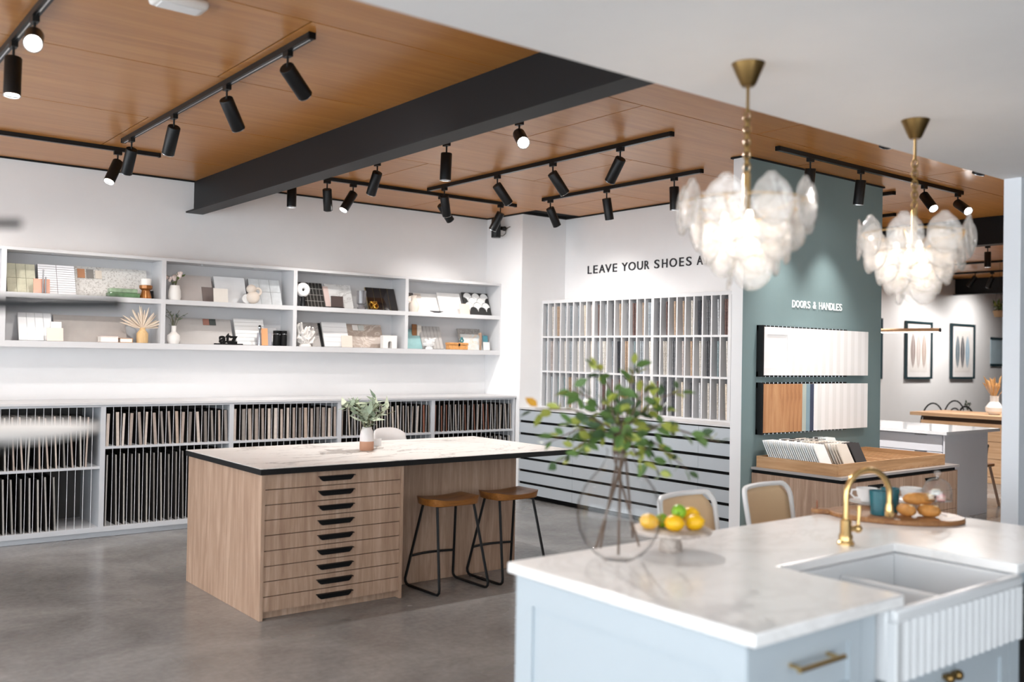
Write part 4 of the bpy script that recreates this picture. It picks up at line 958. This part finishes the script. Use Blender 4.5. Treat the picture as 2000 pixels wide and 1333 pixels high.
def brd(px, py): return onZ(px, py, ZBd)
def cup(p, label, g):
    o = thing('coffee_cup', label, 'cup', (p.x, p.y, ZBd+.0125), g, local=True)
    MB().lathe([(.001, 0), (.022, 0), (.026, .004), (.036, .025), (.041, .052), (.0385, .052), (.034, .027), (.022, .008), (.001, .007)], 28).build('bowl', CERAM, o)
    d = CR*-1; h = [Vector((d.x*.036, d.y*.036, .045)), Vector((d.x*.058, d.y*.058, .044)), Vector((d.x*.062, d.y*.062, .028)), Vector((d.x*.048, d.y*.048, .014)), Vector((d.x*.030, d.y*.030, .014))]
    MB().tube(h, .0042, 8).build('handle', CERAM, o)
    o.scale = (1.22, 1.22, 1.22)
    s = thing('saucer', label.replace('coffee cup', 'saucer under the coffee cup'), 'saucer', (p.x, p.y, ZBd), g.replace('cups', 'saucers'), local=True)
    MB().lathe([(.001, .0), (.035, .0), (.04, .004), (.072, .012), (.073, .0145), (.04, .0085), (.03, .006), (.001, .006)], 36).build('dish', CERAM, s); s.scale = (1.2, 1.2, 1)
cup(brd(1693, 985), 'white coffee cup left of the teal glass', 'white cups on the serving board')
cup(brd(1779, 984), 'white coffee cup behind the bread rolls', 'white cups on the serving board')
TEAL = pm('teal_glass', '#1f6470', .1, var=.25, scale=14, spec=.8)
for k, (px, py, lb) in enumerate(((1716, 1006, 'teal textured glass tumbler at the front of the board'), (1738, 1000, 'second teal glass tumbler half hidden behind the first'))):
    p = brd(px, py); o = thing('tumbler', lb, 'tumbler', (p.x, p.y, ZBd), 'teal tumblers', local=True)
    MB().lathe([(.001, 0), (.027, 0), (.03, .003), (.0355, .088), (.033, .088), (.027, .008), (.001, .008)], 14).build('glass', TEAL, o); o.scale = (1.18, 1.18, 1.22)
CRUST = pm('bread_crust', '#c98b45', .6, var=.25, scale=25, bmp=.3, bscale=60)
def roll(p, z, ln, rz, label):
    o = thing('bread_roll', label, 'bread roll', (p.x, p.y, z), 'bread rolls', local=True); m = MB(); n = 12; pts = []; rs = []
    for k in range(n+1): t = k/n; pts.append(((t-.5)*ln, 0, .026)); rs.append(.003+.025*math.sqrt(max(0, 1-(2*t-1)**2)))
    m.tube(pts, rs, 14).build('crust', CRUST, o)
    for q in (-.25, .0, .25): MB().ball((q*ln, 0, .048), .012, 8, 5, (1.2, .7, .35)).build('score_mark', cm('#e8cfa5', .8), o)
    o.rotation_euler = (0, 0, rz); return o
roll(brd(1770, 1008), ZBd, .105, 1.2, 'round golden bread roll at the left of the pile'); roll(brd(1814, 1010), ZBd, .10, 1.9, 'golden bread roll at the right of the pile'); roll(brd(1794, 1006), ZBd+.045, .15, -.6, 'long golden bread roll on top of the pile')
# ---- cloche with macarons
p = brd(1830, 1008); o = thing('cake_cloche', 'clear glass footed dome with a knob handle', 'cloche', (p.x, p.y, ZBd), local=True)
MB().open_lathe([(.04, 0), (.042, .003), (.012, .012), (.008, .03), (.008, .052), (.014, .062), (.04, .067), (.062, .069), (.064, .074)], 28).build('foot', GLASS, o)
MB().lathe([(.001, .0655), (.06, .068), (.06, .070), (.001, .0675)], 28).build('glass_plate', thin_glass('plate_glass', (1, 1, 1, 1), 1.2), o)
MB().open_lathe([(.060, .076), (.061, .10), (.058, .125), (.046, .148), (.025, .162), (.006, .168)], 32).build('dome', thin_glass('dome_glass', (.97, .97, .97, 1), 2.2, .05), o)
MB().lathe([(.001, .167), (.006, .168), (.006, .174), (.015, .184), (.016, .192), (.009, .199), (.001, .200)], 18).build('knob', thin_glass('knob_glass', (.97, .97, .97, 1), 2.0, .12), o)
for k, (a, r, z, h, lb) in enumerate(((0, .03, .0745, '#d9828c', 'pink macaron under the glass dome'), (2.1, .03, .0745, '#e3cfa8', 'cream macaron under the glass dome'), (4.2, .03, .0745, '#e0a9a0', 'peach macaron at the left under the dome'), (.9, .012, .097, '#e9ddc3', 'ivory macaron on top under the glass dome'), (3.3, .02, .0975, '#cdd3cd', 'pale grey macaron under the glass dome'))):
    mc = thing('macaron', lb, 'macaron', (p.x+cos(a)*r, p.y+sin(a)*r, ZBd+z-.003), 'macarons under the dome', local=True)
    for q in (0, 1): MB().lathe([(.001, .0+q*.012), (.017, .001+q*.012), (.019, .004+q*.012), (.015, .009+q*.012), (.001, .010+q*.012)], 16).build('shell', cm(h, .7), mc)
    MB().lathe([(.001, .0098), (.0165, .0098), (.0165, .0125), (.001, .0125)], 14).build('filling', cm('#f0e6da', .8), mc)
# ---- rattan counter chairs behind the island
WPAINT = pm('white_chair_paint', '#e4e6e8', .4, var=.01)
def weave():
    m, n, l, b = nodes('rattan_weave'); v = coords(n, l)
    w1 = n.new('ShaderNodeTexWave'); w1.inputs['Scale'].default_value = 60; w1.bands_direction = 'X'; l.new(v, w1.inputs['Vector']); w2 = n.new('ShaderNodeTexWave'); w2.inputs['Scale'].default_value = 60; w2.bands_direction = 'Z'; l.new(v, w2.inputs['Vector'])
    mx = n.new('ShaderNodeMath'); mx.operation = 'MULTIPLY'; l.new(w1.outputs['Fac'], mx.inputs[0]); l.new(w2.outputs['Fac'], mx.inputs[1])
    l.new(ramp(n, l, mx.outputs[0], [(0, lin('#dcb78b')), (.5, lin('#f3d9b4'))]), b.inputs['Base Color']); b.inputs['Roughness'].default_value = .7; bump(n, l, b, mx.outputs[0], .5, .004); return m
WEAVE = weave()
def rchair(x, y, rz, label):
    o = thing('rattan_chair', label, 'chair', (x, y, 0), 'rattan counter chairs', local=True); o.rotation_euler = (0, 0, rz); W = .225; zb, zt = .66, .955
    def bk(a, t): return (a*W*(1-.06*(1-t)), .20-.055*a*a+.05*t, zb+(zt-zb)*t)
    pts = []
    for k in range(7): pts.append(bk(-1, k/8))
    for k in range(1, 6): q = k/6*pi/2; pts.append(bk(-1+.24*(1-cos(q)), 6/8+.25*sin(q)*1.0))
    for k in range(0, 9): pts.append(bk(-.76+1.52*k/8, 1.0))
    for k in range(1, 6): q = k/6*pi/2; pts.append(bk(1-.24*(1-sin(q)), 6/8+.25*cos(q)))
    for k in range(6, -1, -1): pts.append(bk(1, k/8))
    MB().tube(pts+[bk(a/4, 0) for a in range(3, -4, -1)], .013, 8, closed=True).build('back_frame', WPAINT, o)
    g = []; NU, NV = 13, 9
    for i in range(NV):
        for j in range(NU):
            a = (j/(NU-1)*2-1); t = i/(NV-1); lim = .93 if t < .72 else .93-.24*max(0, (t-.72)/.28)**2; g.append(bk(a*lim, t*.965+.01))
    MB().add(g, [(i*NU+j, i*NU+j+1, (i+1)*NU+j+1, (i+1)*NU+j) for i in range(NV-1) for j in range(NU-1)]).build('woven_back', WEAVE, o, solid=.008)
    MB().prism([(-.22, -.2), (.22, -.2), (.225, .17), (.18, .21), (-.18, .21), (-.225, .17)], .60, .645, 'z').build('seat', WEAVE, o, bev=.01)
    for a in (-1, 1):
        MB().tube([(a*.2, .185, .68), (a*.205, .19, .6), (a*.23, .24, .001)], .014, 8).build('leg', WPAINT, o); MB().tube([(a*.19, -.18, .60), (a*.22, -.22, .001)], .014, 8).build('leg', WPAINT, o)
    for yy, zz in ((.205, .22), (-.2, .22)): MB().tube([(-.21, yy+.01, zz), (.21, yy+.01, zz)], .01, 8).build('stretcher', WPAINT, o)
rchair(3.45, 2.80, .12, 'white framed rattan chair behind the citrus stand')
rchair(4.06, 2.80, .12, 'white framed rattan chair between the tap and the green partition')
# ---- near blurred sample stand at the left edge
st = thing('tapware_stand', 'blurred black display stand with a white dish at the left edge, close to the camera', 'display stand', (.25, 1.31, 0))
def nearp(px, py, d): return Vector((0, 0, CAMH))+ray(px, py)*d
q0 = nearp(-60, 590, 1.3); 
MB().tube([(q0.x, q0.y, .001), (q0.x, q0.y, 1.95)], .012, 12).build('post', BLACK, st)
MB().lathe([(.001, 0.001), (.12, .001), (.12, .012), (.001, .014)], 28, (q0.x, q0.y, 0)).build('base', BLACK, st)
MB().tube([nearp(-60, 592, 1.3), nearp(235, 594, 1.3)], [.011, .009], 10).build('arm', BLACK, st)
MB().tube([nearp(-60, 436, 1.3), nearp(40, 437, 1.3)], .006, 8).build('arm', BLACK, st)
dm = nearp(20, 850, 1.3)
MB().lathe([(.001, -.006), (.06, -.006), (.10, .002), (.118, .010), (.112, .012), (.06, .0), (.001, -.002)], 32, dm).build('dish', CERAMM, st)
MB().tube([(q0.x, q0.y, dm.z-.02), (dm.x, dm.y, dm.z-.014)], .008, 8).build('dish_arm', BLACK, st)

# ================================================================== CHANDELIERS
CGL = thin_glass('cast_glass', (1, 1, 1, 1), 1.6, .2, (1, .98, .96, 1), .08, 55)
def chandelier(x, y, label):
    o = thing('chandelier', label, 'chandelier', (x, y, 2.6), 'glass disc chandeliers', local=True)
    MB().lathe([(.001, -.078), (.02, -.078), (.027, -.07), (.053, -.008), (.056, -.001), (.001, -.0005)], 32).build('canopy', ABRASS, o)
    MB().tube([(0, 0, -.078), (0, 0, -.165)], .0055, 10).build('rod', ABRASS, o)
    for k in range(9):
        M = Matrix.Rotation(pi/2, 4, 'X') if k % 2 else Matrix.Rotation(pi/2, 4, 'Y') @ Matrix.Rotation(pi/2, 4, 'Z')
        MB().torus((0, 0, 0), .011, .0028, 14, 6, Matrix.Rotation(.4, 4, 'Z') @ Matrix.Diagonal((1, 1, 1.6, 1)) @ M).build('chain_link', ABRASS, o).location = (0, 0, -.18-k*.0215)
    MB().lathe([(.001, -.37), (.010, -.37), (.012, -.375), (.012, -.56), (.02, -.58), (.02, -.62), (.001, -.63)], 16).build('stem', BRASS, o)
    for R, z in ((.20, -.47), (.15, -.545), (.10, -.60), (.05, -.655)): MB().torus((0, 0, z), R, .004, 36, 6).build('frame_ring', BRASS, o)
    for k in range(4):
        a = k*pi/2+.3; MB().tube([(0, 0, -.56), (.1*cos(a), .1*sin(a), -.50), (.2*cos(a), .2*sin(a), -.47)], .004, 6).build('arm', BRASS, o)
        MB().tube([(.2*cos(a), .2*sin(a), -.47), (.05*cos(a), .05*sin(a), -.655)], .003, 6).build('rib', BRASS, o)
    # one cast disc: slightly dished oval with thick rim and pointed tab
    v = []; f = []; nr, na = 5, 22
    for i in range(nr+1):
        r = i/nr
        for j in range(na):
            a = 2*pi*j/na; rx = .071*r; rz = .080*r; tabz = .012*r if abs(a-pi/2) < .2 else 0
            v.append((rx*cos(a), -.010*r*r+.003*(1 if j % 2 else -1)*r*(r < .99), rz*sin(a)+tabz))
    for i in range(nr):
        for j in range(na): f.append((i*na+j, i*na+(j+1) % na, (i+1)*na+(j+1) % na, (i+1)*na+j))
    d0 = MB().add(v, f).build('glass_disc', CGL, o, solid=.007)
    first = True
    for R, z, n, ph in ((.205, -.495, 9, .0), (.165, -.55, 8, .3), (.125, -.60, 7, .1), (.085, -.64, 5, .4), (.042, -.685, 3, .2)):
        for k in range(n):
            a = ph+2*pi*k/n; c = d0 if first else share(d0, o); first = False
            c.location = (R*cos(a), R*sin(a), z); c.rotation_euler = (random.uniform(-.08, .08), random.uniform(-.06, .06), a+pi/2+random.uniform(-.12, .12))
    for k in range(4):
        a = k*pi/2+.8; r = .07 if k < 3 else 0; z = -.53 if k < 3 else -.60
        MB().lathe([(.001, z-.03), (.011, z-.024), (.015, z-.008), (.010, z+.012), (.007, z+.022), (.001, z+.023)], 14, (r*cos(a), r*sin(a), 0)).build('bulb', BULB, o)
        ld = bpy.data.lights.new('bulb_light', 'POINT'); ld.energy = .5; ld.color = (1, .88, .76); ld.shadow_soft_size = .02
        lo = bpy.data.objects.new('bulb_light', ld); COL.objects.link(lo); lo.parent = o; lo.location = (r*cos(a), r*sin(a), z-.036)
chandelier(2.59, 2.02, 'large glass disc chandelier on brass chain, nearer of the two')
chandelier(3.71, 2.04, 'glass disc chandelier on brass chain, farther one on the right')

# ================================================================== DOORS & HANDLES DISPLAY
# hinged sample leaves on the green partition
def leafset(z0, z1, mats, kind, rowname):
    rail = thing('sample_rail', 'black hinge rail holding the %s row of door samples on the green partition' % rowname, 'rail', (6.9, 4.745, z0))
    MB().box(6.245, 7.50, 4.735, 4.7515, z1-.03, z1+.012).build('rail', BLACK, rail); MB().box(6.245, 7.50, 4.735, 4.7515, z0-.012, z0+.03).build('rail', BLACK, rail); MB().box(6.245, 6.262, 4.69, 4.7515, z0-.012, z1+.012).build('end_stop', BLACK, rail)
    n = 22; pitch = .0545; w = .345; ang = rad(6)
    for k in range(n):
        mt = mats(k)
        o = thing('door_sample', '%s door sample leaf, %s from the left in the %s row' % (kind(k), nth(k), rowname), 'door sample', (6.268+k*pitch, 4.725, z0), 'door samples in the %s row' % rowname, local=True); o.rotation_euler = (0, 0, -ang)
        if k == 0 and rowname == 'upper':
            m = MB().box(0, w, -.016, 0, 0, .06).box(0, w, -.016, 0, z1-z0-.06, z1-z0).box(0, .055, -.016, 0, .06, z1-z0-.06).box(w-.055, w, -.016, 0, .06, z1-z0-.06); m.build('leaf_board', mt, o); MB().box(.055, w-.055, -.009, 0, .06, z1-z0-.06).build('inset_panel', mt, o)
        else: MB().box(0, w, -.0045, 0, 0, z1-z0).build('leaf_board', mt, o, smooth=False)
        MB().tube([(.003, -.004, -.014), (.003, -.004, z1-z0+.014)], .003, 6).build('hinge_pin', CHROME, o)
WL = pm('white_door_paint', '#e9e8e8', .35, var=.01); WL2 = pm('white_door_satin', '#dfdedd', .4, var=.01)
TIMB = wood('walnut_leaf', '#9a6a47', '#b5835b', '#c4966c', 'z', .5, 1.0)
LC = {4: cm('#aab3ab', .5), 5: cm('#7f98a3', .5), 6: cm('#3a4258', .5)}
leafset(1.475, 1.865, lambda k: WL if k % 2 == 0 else WL2, lambda k: 'white shaker' if k == 0 else 'white', 'upper')
leafset(1.012, 1.405, lambda k: TIMB if k < 4 else LC.get(k, WL if k % 2 else WL2), lambda k: 'brown timber' if k < 4 else {4: 'sage grey', 5: 'blue grey', 6: 'navy'}.get(k, 'white'), 'lower')
# cabinet under the samples
cx0, cx1, cy0, cy1 = 6.19, 7.93, 3.935, 4.748
o = thing('sample_cabinet', 'oak drawer cabinet standing against the green partition', 'cabinet', (7.0, 4.3, 0))
MB().box(cx0+.01, cx0+.03, cy0+.012, cy1, .001, .70).build('end_panel', OAK, o); MB().box(cx1-.03, cx1-.01, cy0+.012, cy1, .001, .70).build('end_panel', OAK, o)
MB().box(cx0+.03, cx1-.03, cy0+.05, cy1, .06, .70).build('carcass', OAK, o); MB().box(cx0+.03, cx1-.03, cy0+.08, cy1, .001, .06).build('kick_board', OAKX, o)
MB().box(cx0+.02, cx1-.02, cy0+.03, cy1, .70, .727).build('shadow_gap', BLACKM, o)
MB().box(cx0, cx1, cy0, cy1, .727, .746).build('grey_top', pm('grey_laminate', '#a29c9a', .35, var=.03), o)
for c in (0, 1):
    for r in range(4):
        a = cx0+.033+c*(cx1-cx0-.066)/2; b = a+(cx1-cx0-.066)/2-.003; z1 = .697-r*.158
        d = MB().box(a, b, cy0+.012, cy0+.048, z1-.155, z1).build('drawer', OAK, o); xm = (a+b)/2; zt = z1-.03
        MB().prism([(xm+p_*.8, zt+q_) for p_, q_ in hp], cy0-.012, cy0+.012, 'y').build('handle', BLACKM, d, bev=.004)
tr = thing('sample_tray', 'shallow oak tray with slatted base on the sample cabinet', 'tray', (7.0, 4.3, .747))
tx0, tx1, ty0, ty1 = cx0+.03, cx1-.13, cy0+.06, cy1-.03
MB().box(tx0, tx1, ty0, ty1, .7465, .762).build('tray_base', OAKY, tr)
for a in ((tx0, tx0+.018, ty0, ty1), (tx1-.018, tx1, ty0, ty1), (tx0+.018, tx1-.018, ty0, ty0+.018), (tx0+.018, tx1-.018, ty1-.018, ty1)): MB().box(*a, .762, .835).build('tray_side', OAKX if a[1]-a[0] > .5 else OAKY, tr)
for k in range(16):
    x = tx0+.06+k*(tx1-tx0-.1)/16; MB().box(x, x+.035, ty0+.02, ty1-.02, .7622, .806).build('slat', OAKY, tr)
swc = ['#e4e3e0', '#dcd9d4', '#cfc8bf', '#b9b0a6', '#a79c90', '#e6e4e2', '#8f8a86', '#d8cfc4', '#3d3b3c', '#e9e8e6']
def swrow(x, ya, yb, n, cols, rowlab, h=.17, w=.14):
    for k in range(n):
        y = ya+(yb-ya)*k/max(1, n-1); o = MB().box(0, w, -.004, .004, 0, h).build('colour_swatch', cm(cols(k), .4), None, smooth=False)
        o.location = (x, y, .808); o.rotation_euler = (-rad(27), 0, 0)
        tag(o, '%s colour swatch board, %s from the wall in the %s row of the tray' % ({'#3d3b3c': 'charcoal', '#8f8a86': 'grey', '#6e6258': 'brown'}.get(cols(k), 'pale'), nth(k), rowlab), 'swatch', 'swatches in the %s row' % rowlab)
swrow(tx0+.024, ty1-.115, ty0+.15, 24, lambda k: ['#e4e7e9', '#dfe3e6', '#e8e8e6'][k % 3], 'left')
swrow(tx0+.235, ty1-.115, ty0+.09, 22, lambda k: '#3d3b3c' if k in (1, 4, 7) else ('#6e6258' if k in (2, 5) else '#e4e3e0') if k < 9 else ['#b9b4a8', '#b9b4a8', '#cbbfb2', '#cbbfb2', '#d9cfc2', '#a79c90', '#8f8a86', '#8f8a86', '#d8cfc4', '#e4e3e0', '#e0d9d0', '#ddd6cc', '#d2c8bc'][k-9], 'second')
swrow(tx0+.42, ty1-.115, ty0+.10, 20, lambda k: '#3d3b3c' if k in (0, 3, 6, 8, 17, 18, 19) else ('#cfc8bf' if k % 3 else '#e4e3e0'), 'third')
swrow(tx0+.68, ty1-.13, ty0+.48, 8, lambda k: '#3d3b3c' if k in (1, 2) else '#cfd6d6', 'back right')

# ================================================================== FAR ROOM
WGL = pm('white_gloss_joinery', '#dfe0e6', .25, var=.01)
o = thing('white_island', 'white kitchen island with drawers in the far room', 'kitchen island', (9.95, 6.0, 0))
MB().box(9.47, 10.34, 4.85, 7.3, .001, .866).build('body', WGL, o)
MB().box(9.43, 10.345, 4.832, 4.85, .001, .866).build('side_panel', WGL, o)
for c in range(3):
    ya = 4.87+c*.80
    for (z0, z1) in ((.69, .855), (.47, .682), (.25, .462), (.06, .242)):
        d = MB().box(9.45, 9.469, ya, ya+.79, z0, z1).build('drawer', WGL, o); MB().box(9.436, 9.45, ya+.16, ya+.29, z1-.004, z1+.004).build('handle', CHROME, d)
o2 = thing('island_top', 'glossy white stone top of the far white island', 'worktop', (9.95, 6.0, .87)); MB().box(9.40, 10.56, 4.80, 7.35, .868, .9).build('slab', pm('gloss_white_stone', '#e6e7ea', .06, var=.01), o2)
for k in (0,):
    ch = thing('timber_chair', 'timber legged chair tucked behind the white island', 'chair', (10.75, 5.25, 0), local=True)
    MB().box(-.2, .2, -.22, .22, .44, .475).build('seat', SEATW, ch, bev=.01)
    MB().box(-.02, .02, -.24, .24, .66, .70).build('back_rail', cm('#4a3a30', .5), ch, bev=.01)
    for a in (-1, 1):
        for b in (-1, 1): MB().tube([(a*.16, b*.18, .44), (a*.2+.0, b*.27, .001)], .016, 8).build('leg', OAK, ch)
        MB().tube([(.0, a*.2, .46), (.0, a*.23, .68)], .012, 8).build('back_post', OAK, ch)
o = thing('timber_island', 'pale oak island bench in the far room', 'bench', (13.3, 5.8, 0))
OAKP = wood('pale_oak', '#c09873', '#cfa883', '#dbb995', 'y', .5, 1.0)
MB().box(12.93, 13.7, 4.2, 6.98, .001, .79).build('body', OAKP, o); MB().box(12.95, 13.7, 4.2, 6.96, .79, .852).build('shadow_gap', cm('#4a382a', .7), o)
for z0, z1 in ((.56, .775), (.33, .552), (.09, .322)): MB().box(12.912, 12.93, 4.3, 6.97, z0, z1).build('drawer', OAKP, o)
o2 = thing('oak_worktop', 'pale oak bench top on the far timber island', 'worktop', (13.3, 5.8, .855)); MB().box(12.85, 13.85, 4.1, 7.10, .853, .9).build('slab', OAKP, o2)
p = onZ(1942, 803, .9); 
o = thing('wheat_vase', 'white ceramic vase of dried wheat on the far oak bench', 'vase', (13.25, p.y*13.25/p.x, .9005), local=True)
MB().lathe([(.001, 0), (.06, 0), (.11, .05), (.115, .10), (.08, .15), (.055, .18), (.055, .24), (.06, .26), (.05, .26), (.045, .18), (.001, .15)], 24).build('vase', CERAM, o)
for k in range(20):
    a = random.uniform(0, 2*pi); r = random.uniform(.04, .19); t = Vector((r*cos(a), r*sin(a), random.uniform(.40, .54)))
    MB().tube([(0, 0, .2), t*.6+Vector((0, 0, .08)), t*.8+Vector((0, 0, .06)), t], [.003, .004, .012, .002], 6).build('wheat_ear', cm('#c99a62', .8), o)
o = thing('potted_succulent', 'small green potted plant on the far dining table', 'plant', (15.2, 15.2*6.64/13.6, .7505), local=True)
MB().lathe([(.001, 0), (.05, 0), (.06, .10), (.05, .10), (.001, .09)], 16).build('pot', CERAMM, o); bouquet(o, .10, 8, 22, .10, .17, [cm('#3f5a45', .5)], None, 0, .06)
tb = thing('dining_table', 'far dining table mostly hidden behind the oak bench', 'table', (15.2, 7.6, 0)); MB().box(14.85, 15.55, 6.4, 7.5, .72, .75).build('table_top', OAKP, tb)
for x in (14.92, 15.48):
    for y in (6.5, 7.4): MB().tube([(x, y, .72), (x, y, .001)], .025, 8).build('leg', OAKP, tb)
def bentwood(x, y, rz, label):
    o = thing('bentwood_chair', label, 'chair', (x, y, 0), 'black bentwood chairs', local=True); o.rotation_euler = (0, 0, rz)
    MB().lathe([(.001, .44), (.20, .44), (.205, .46), (.001, .465)], 24).build('seat', BLACK, o)
    for R, h in ((.20, .49), (.13, .36)):
        MB().tube([(-R*cos(pi*k/14), .19+.03*sin(pi*k/14), .46+h*sin(pi*k/14)**.75) for k in range(15)], .013, 8).build('back_hoop', BLACK, o)
    for a in (-1, 1):
        for b in (-1, 1): MB().tube([(a*.14, b*.14, .45), (a*.19, b*.2, .001)], .014, 8).build('leg', BLACK, o)
    MB().torus((0, 0, .2), .165, .009, 24, 6).build('leg_ring', BLACK, o)
bentwood(14.55, 14.55*7.24/13.6+.02, -pi/2, 'black bentwood chair, leftmost above the far oak bench'); bentwood(15.95, 15.95*6.92/13.6, -pi/2, 'black bentwood chair, middle one above the far oak bench'); bentwood(14.5, 14.5*6.5/13.6, 1.2, 'black bentwood chair nearest the wheat vase')
# pictures
FR = pm('picture_frame', '#123038', .4)
def leafprint(o, x, z, h, w, col, y):
    pts = []
    for k in range(9): t = k/8; pts.append((x+w/2*sin(pi*t)**.8, z+h*t))
    for k in range(7, 0, -1): t = k/8; pts.append((x-w/2*sin(pi*t)**.8, z+h*t))
    MB().prism(pts, y-.0015, y, 'y').build('printed_leaf', cm(col, .8), o, smooth=False); MB().box(x-.004, x+.004, y-.0022, y-.0016, z-.03, z+h).build('leaf_vein', cm('#e8e4e0', .8), o)
def picture(x0, x1, z0, z1, cols, label):
    o = thing('framed_picture', label, 'picture', ((x0+x1)/2, YA-.02, z0), 'framed leaf prints'); y = YA-.001
    t = .035; MB().box(x0, x0+t, y-.05, y, z0, z1).box(x1-t, x1, y-.05, y, z0, z1).box(x0+t, x1-t, y-.05, y, z0, z0+t).box(x0+t, x1-t, y-.05, y, z1-t, z1).build('frame', FR, o)
    MB().box(x0+t, x1-t, y-.02, y-.015, z0+t, z1-t).build('mount', cm('#e2dfde', .8), o); cx = (x0+x1)/2; W = x1-x0
    MB().box(x0+.17*W, x1-.17*W, y-.022, y-.0202, z0+.12*(z1-z0), z1-.12*(z1-z0)).build('print_paper', cm('#d9d5d2', .8), o)
    for k, c in enumerate(cols): leafprint(o, cx+(k-1)*W*.21, z0+.18*(z1-z0), .62*(z1-z0), W*.17, c, y-.0225)
picture(16.12, 17.04, 1.30, 2.35, ('#8d7f7c', '#b9aeaa', '#a8968d'), 'framed print of three brown leaves on the far wall')
picture(17.76, 18.68, 1.30, 2.36, ('#5d6e78', '#4d4f55', '#8fa9bb'), 'framed print of three blue grey leaves on the far wall')
picture(14.45, 15.33, 1.30, 2.36, ('#7d8f8c', '#9d9692', '#a8968d'), 'framed print mostly hidden behind the green partition')
o = thing('wall_hatch', 'small blue-white framed wall opening at the far right', 'window', (19.9, YA-.02, 1.5)); MB().box(19.4, 20.6, YA-.03, YA-.001, 1.55, 1.60).box(19.4, 20.6, YA-.03, YA-.001, 2.09, 2.135).build('frame', FR, o); MB().box(19.4, 20.6, YA-.012, YA-.002, 1.60, 2.09).build('pane', cm('#bcd3df', .2), o)
# timber linear pendant
o = thing('linear_pendant', 'slim timber linear pendant light beside the green partition', 'pendant light', (12.9, 7.2, 2.05))
MB().tube([(12.9, 6.70, 2.06), (12.9, 8.2, 2.06)], .028, 12).build('timber_bar', OAKP, o); MB().box(12.885, 12.915, 6.72, 8.2, 2.028, 2.034).build('led_strip', LED, o); MB().tube([(12.9, 6.69, 2.06), (12.9, 6.70, 2.06)], .029, 12).build('end_cap', BLACK, o)
for y in (7.6, 8.1): MB().tube([(12.9, y, 2.08), (12.9, y, ZC-.03)], .002, 5).build('wire', BLACK, o)
o = thing('hanging_plant', 'green trailing plant hanging near the far right edge', 'plant', (15.5, onX(1952, 600, 15.5).y, 2.35), local=True)
MB().lathe([(.001, 0), (.07, 0), (.10, .10), (.09, .10), (.001, .09)], 16).build('pot', cm('#a58a6a', .7), o); bouquet(o, .10, 14, 60, .22, .16, [cm('#4f6b35', .6), cm('#7d8440', .6)], None, 0, .09)
for k in range(3): MB().tube([(.09*cos(k*2.1), .09*sin(k*2.1), .1), (0, 0, .6)], .002, 5).build('cord', BLACK, o)
MB().tube([(0, 0, .6), (0, 0, .866)], .002, 5).build('cord', BLACK, o)
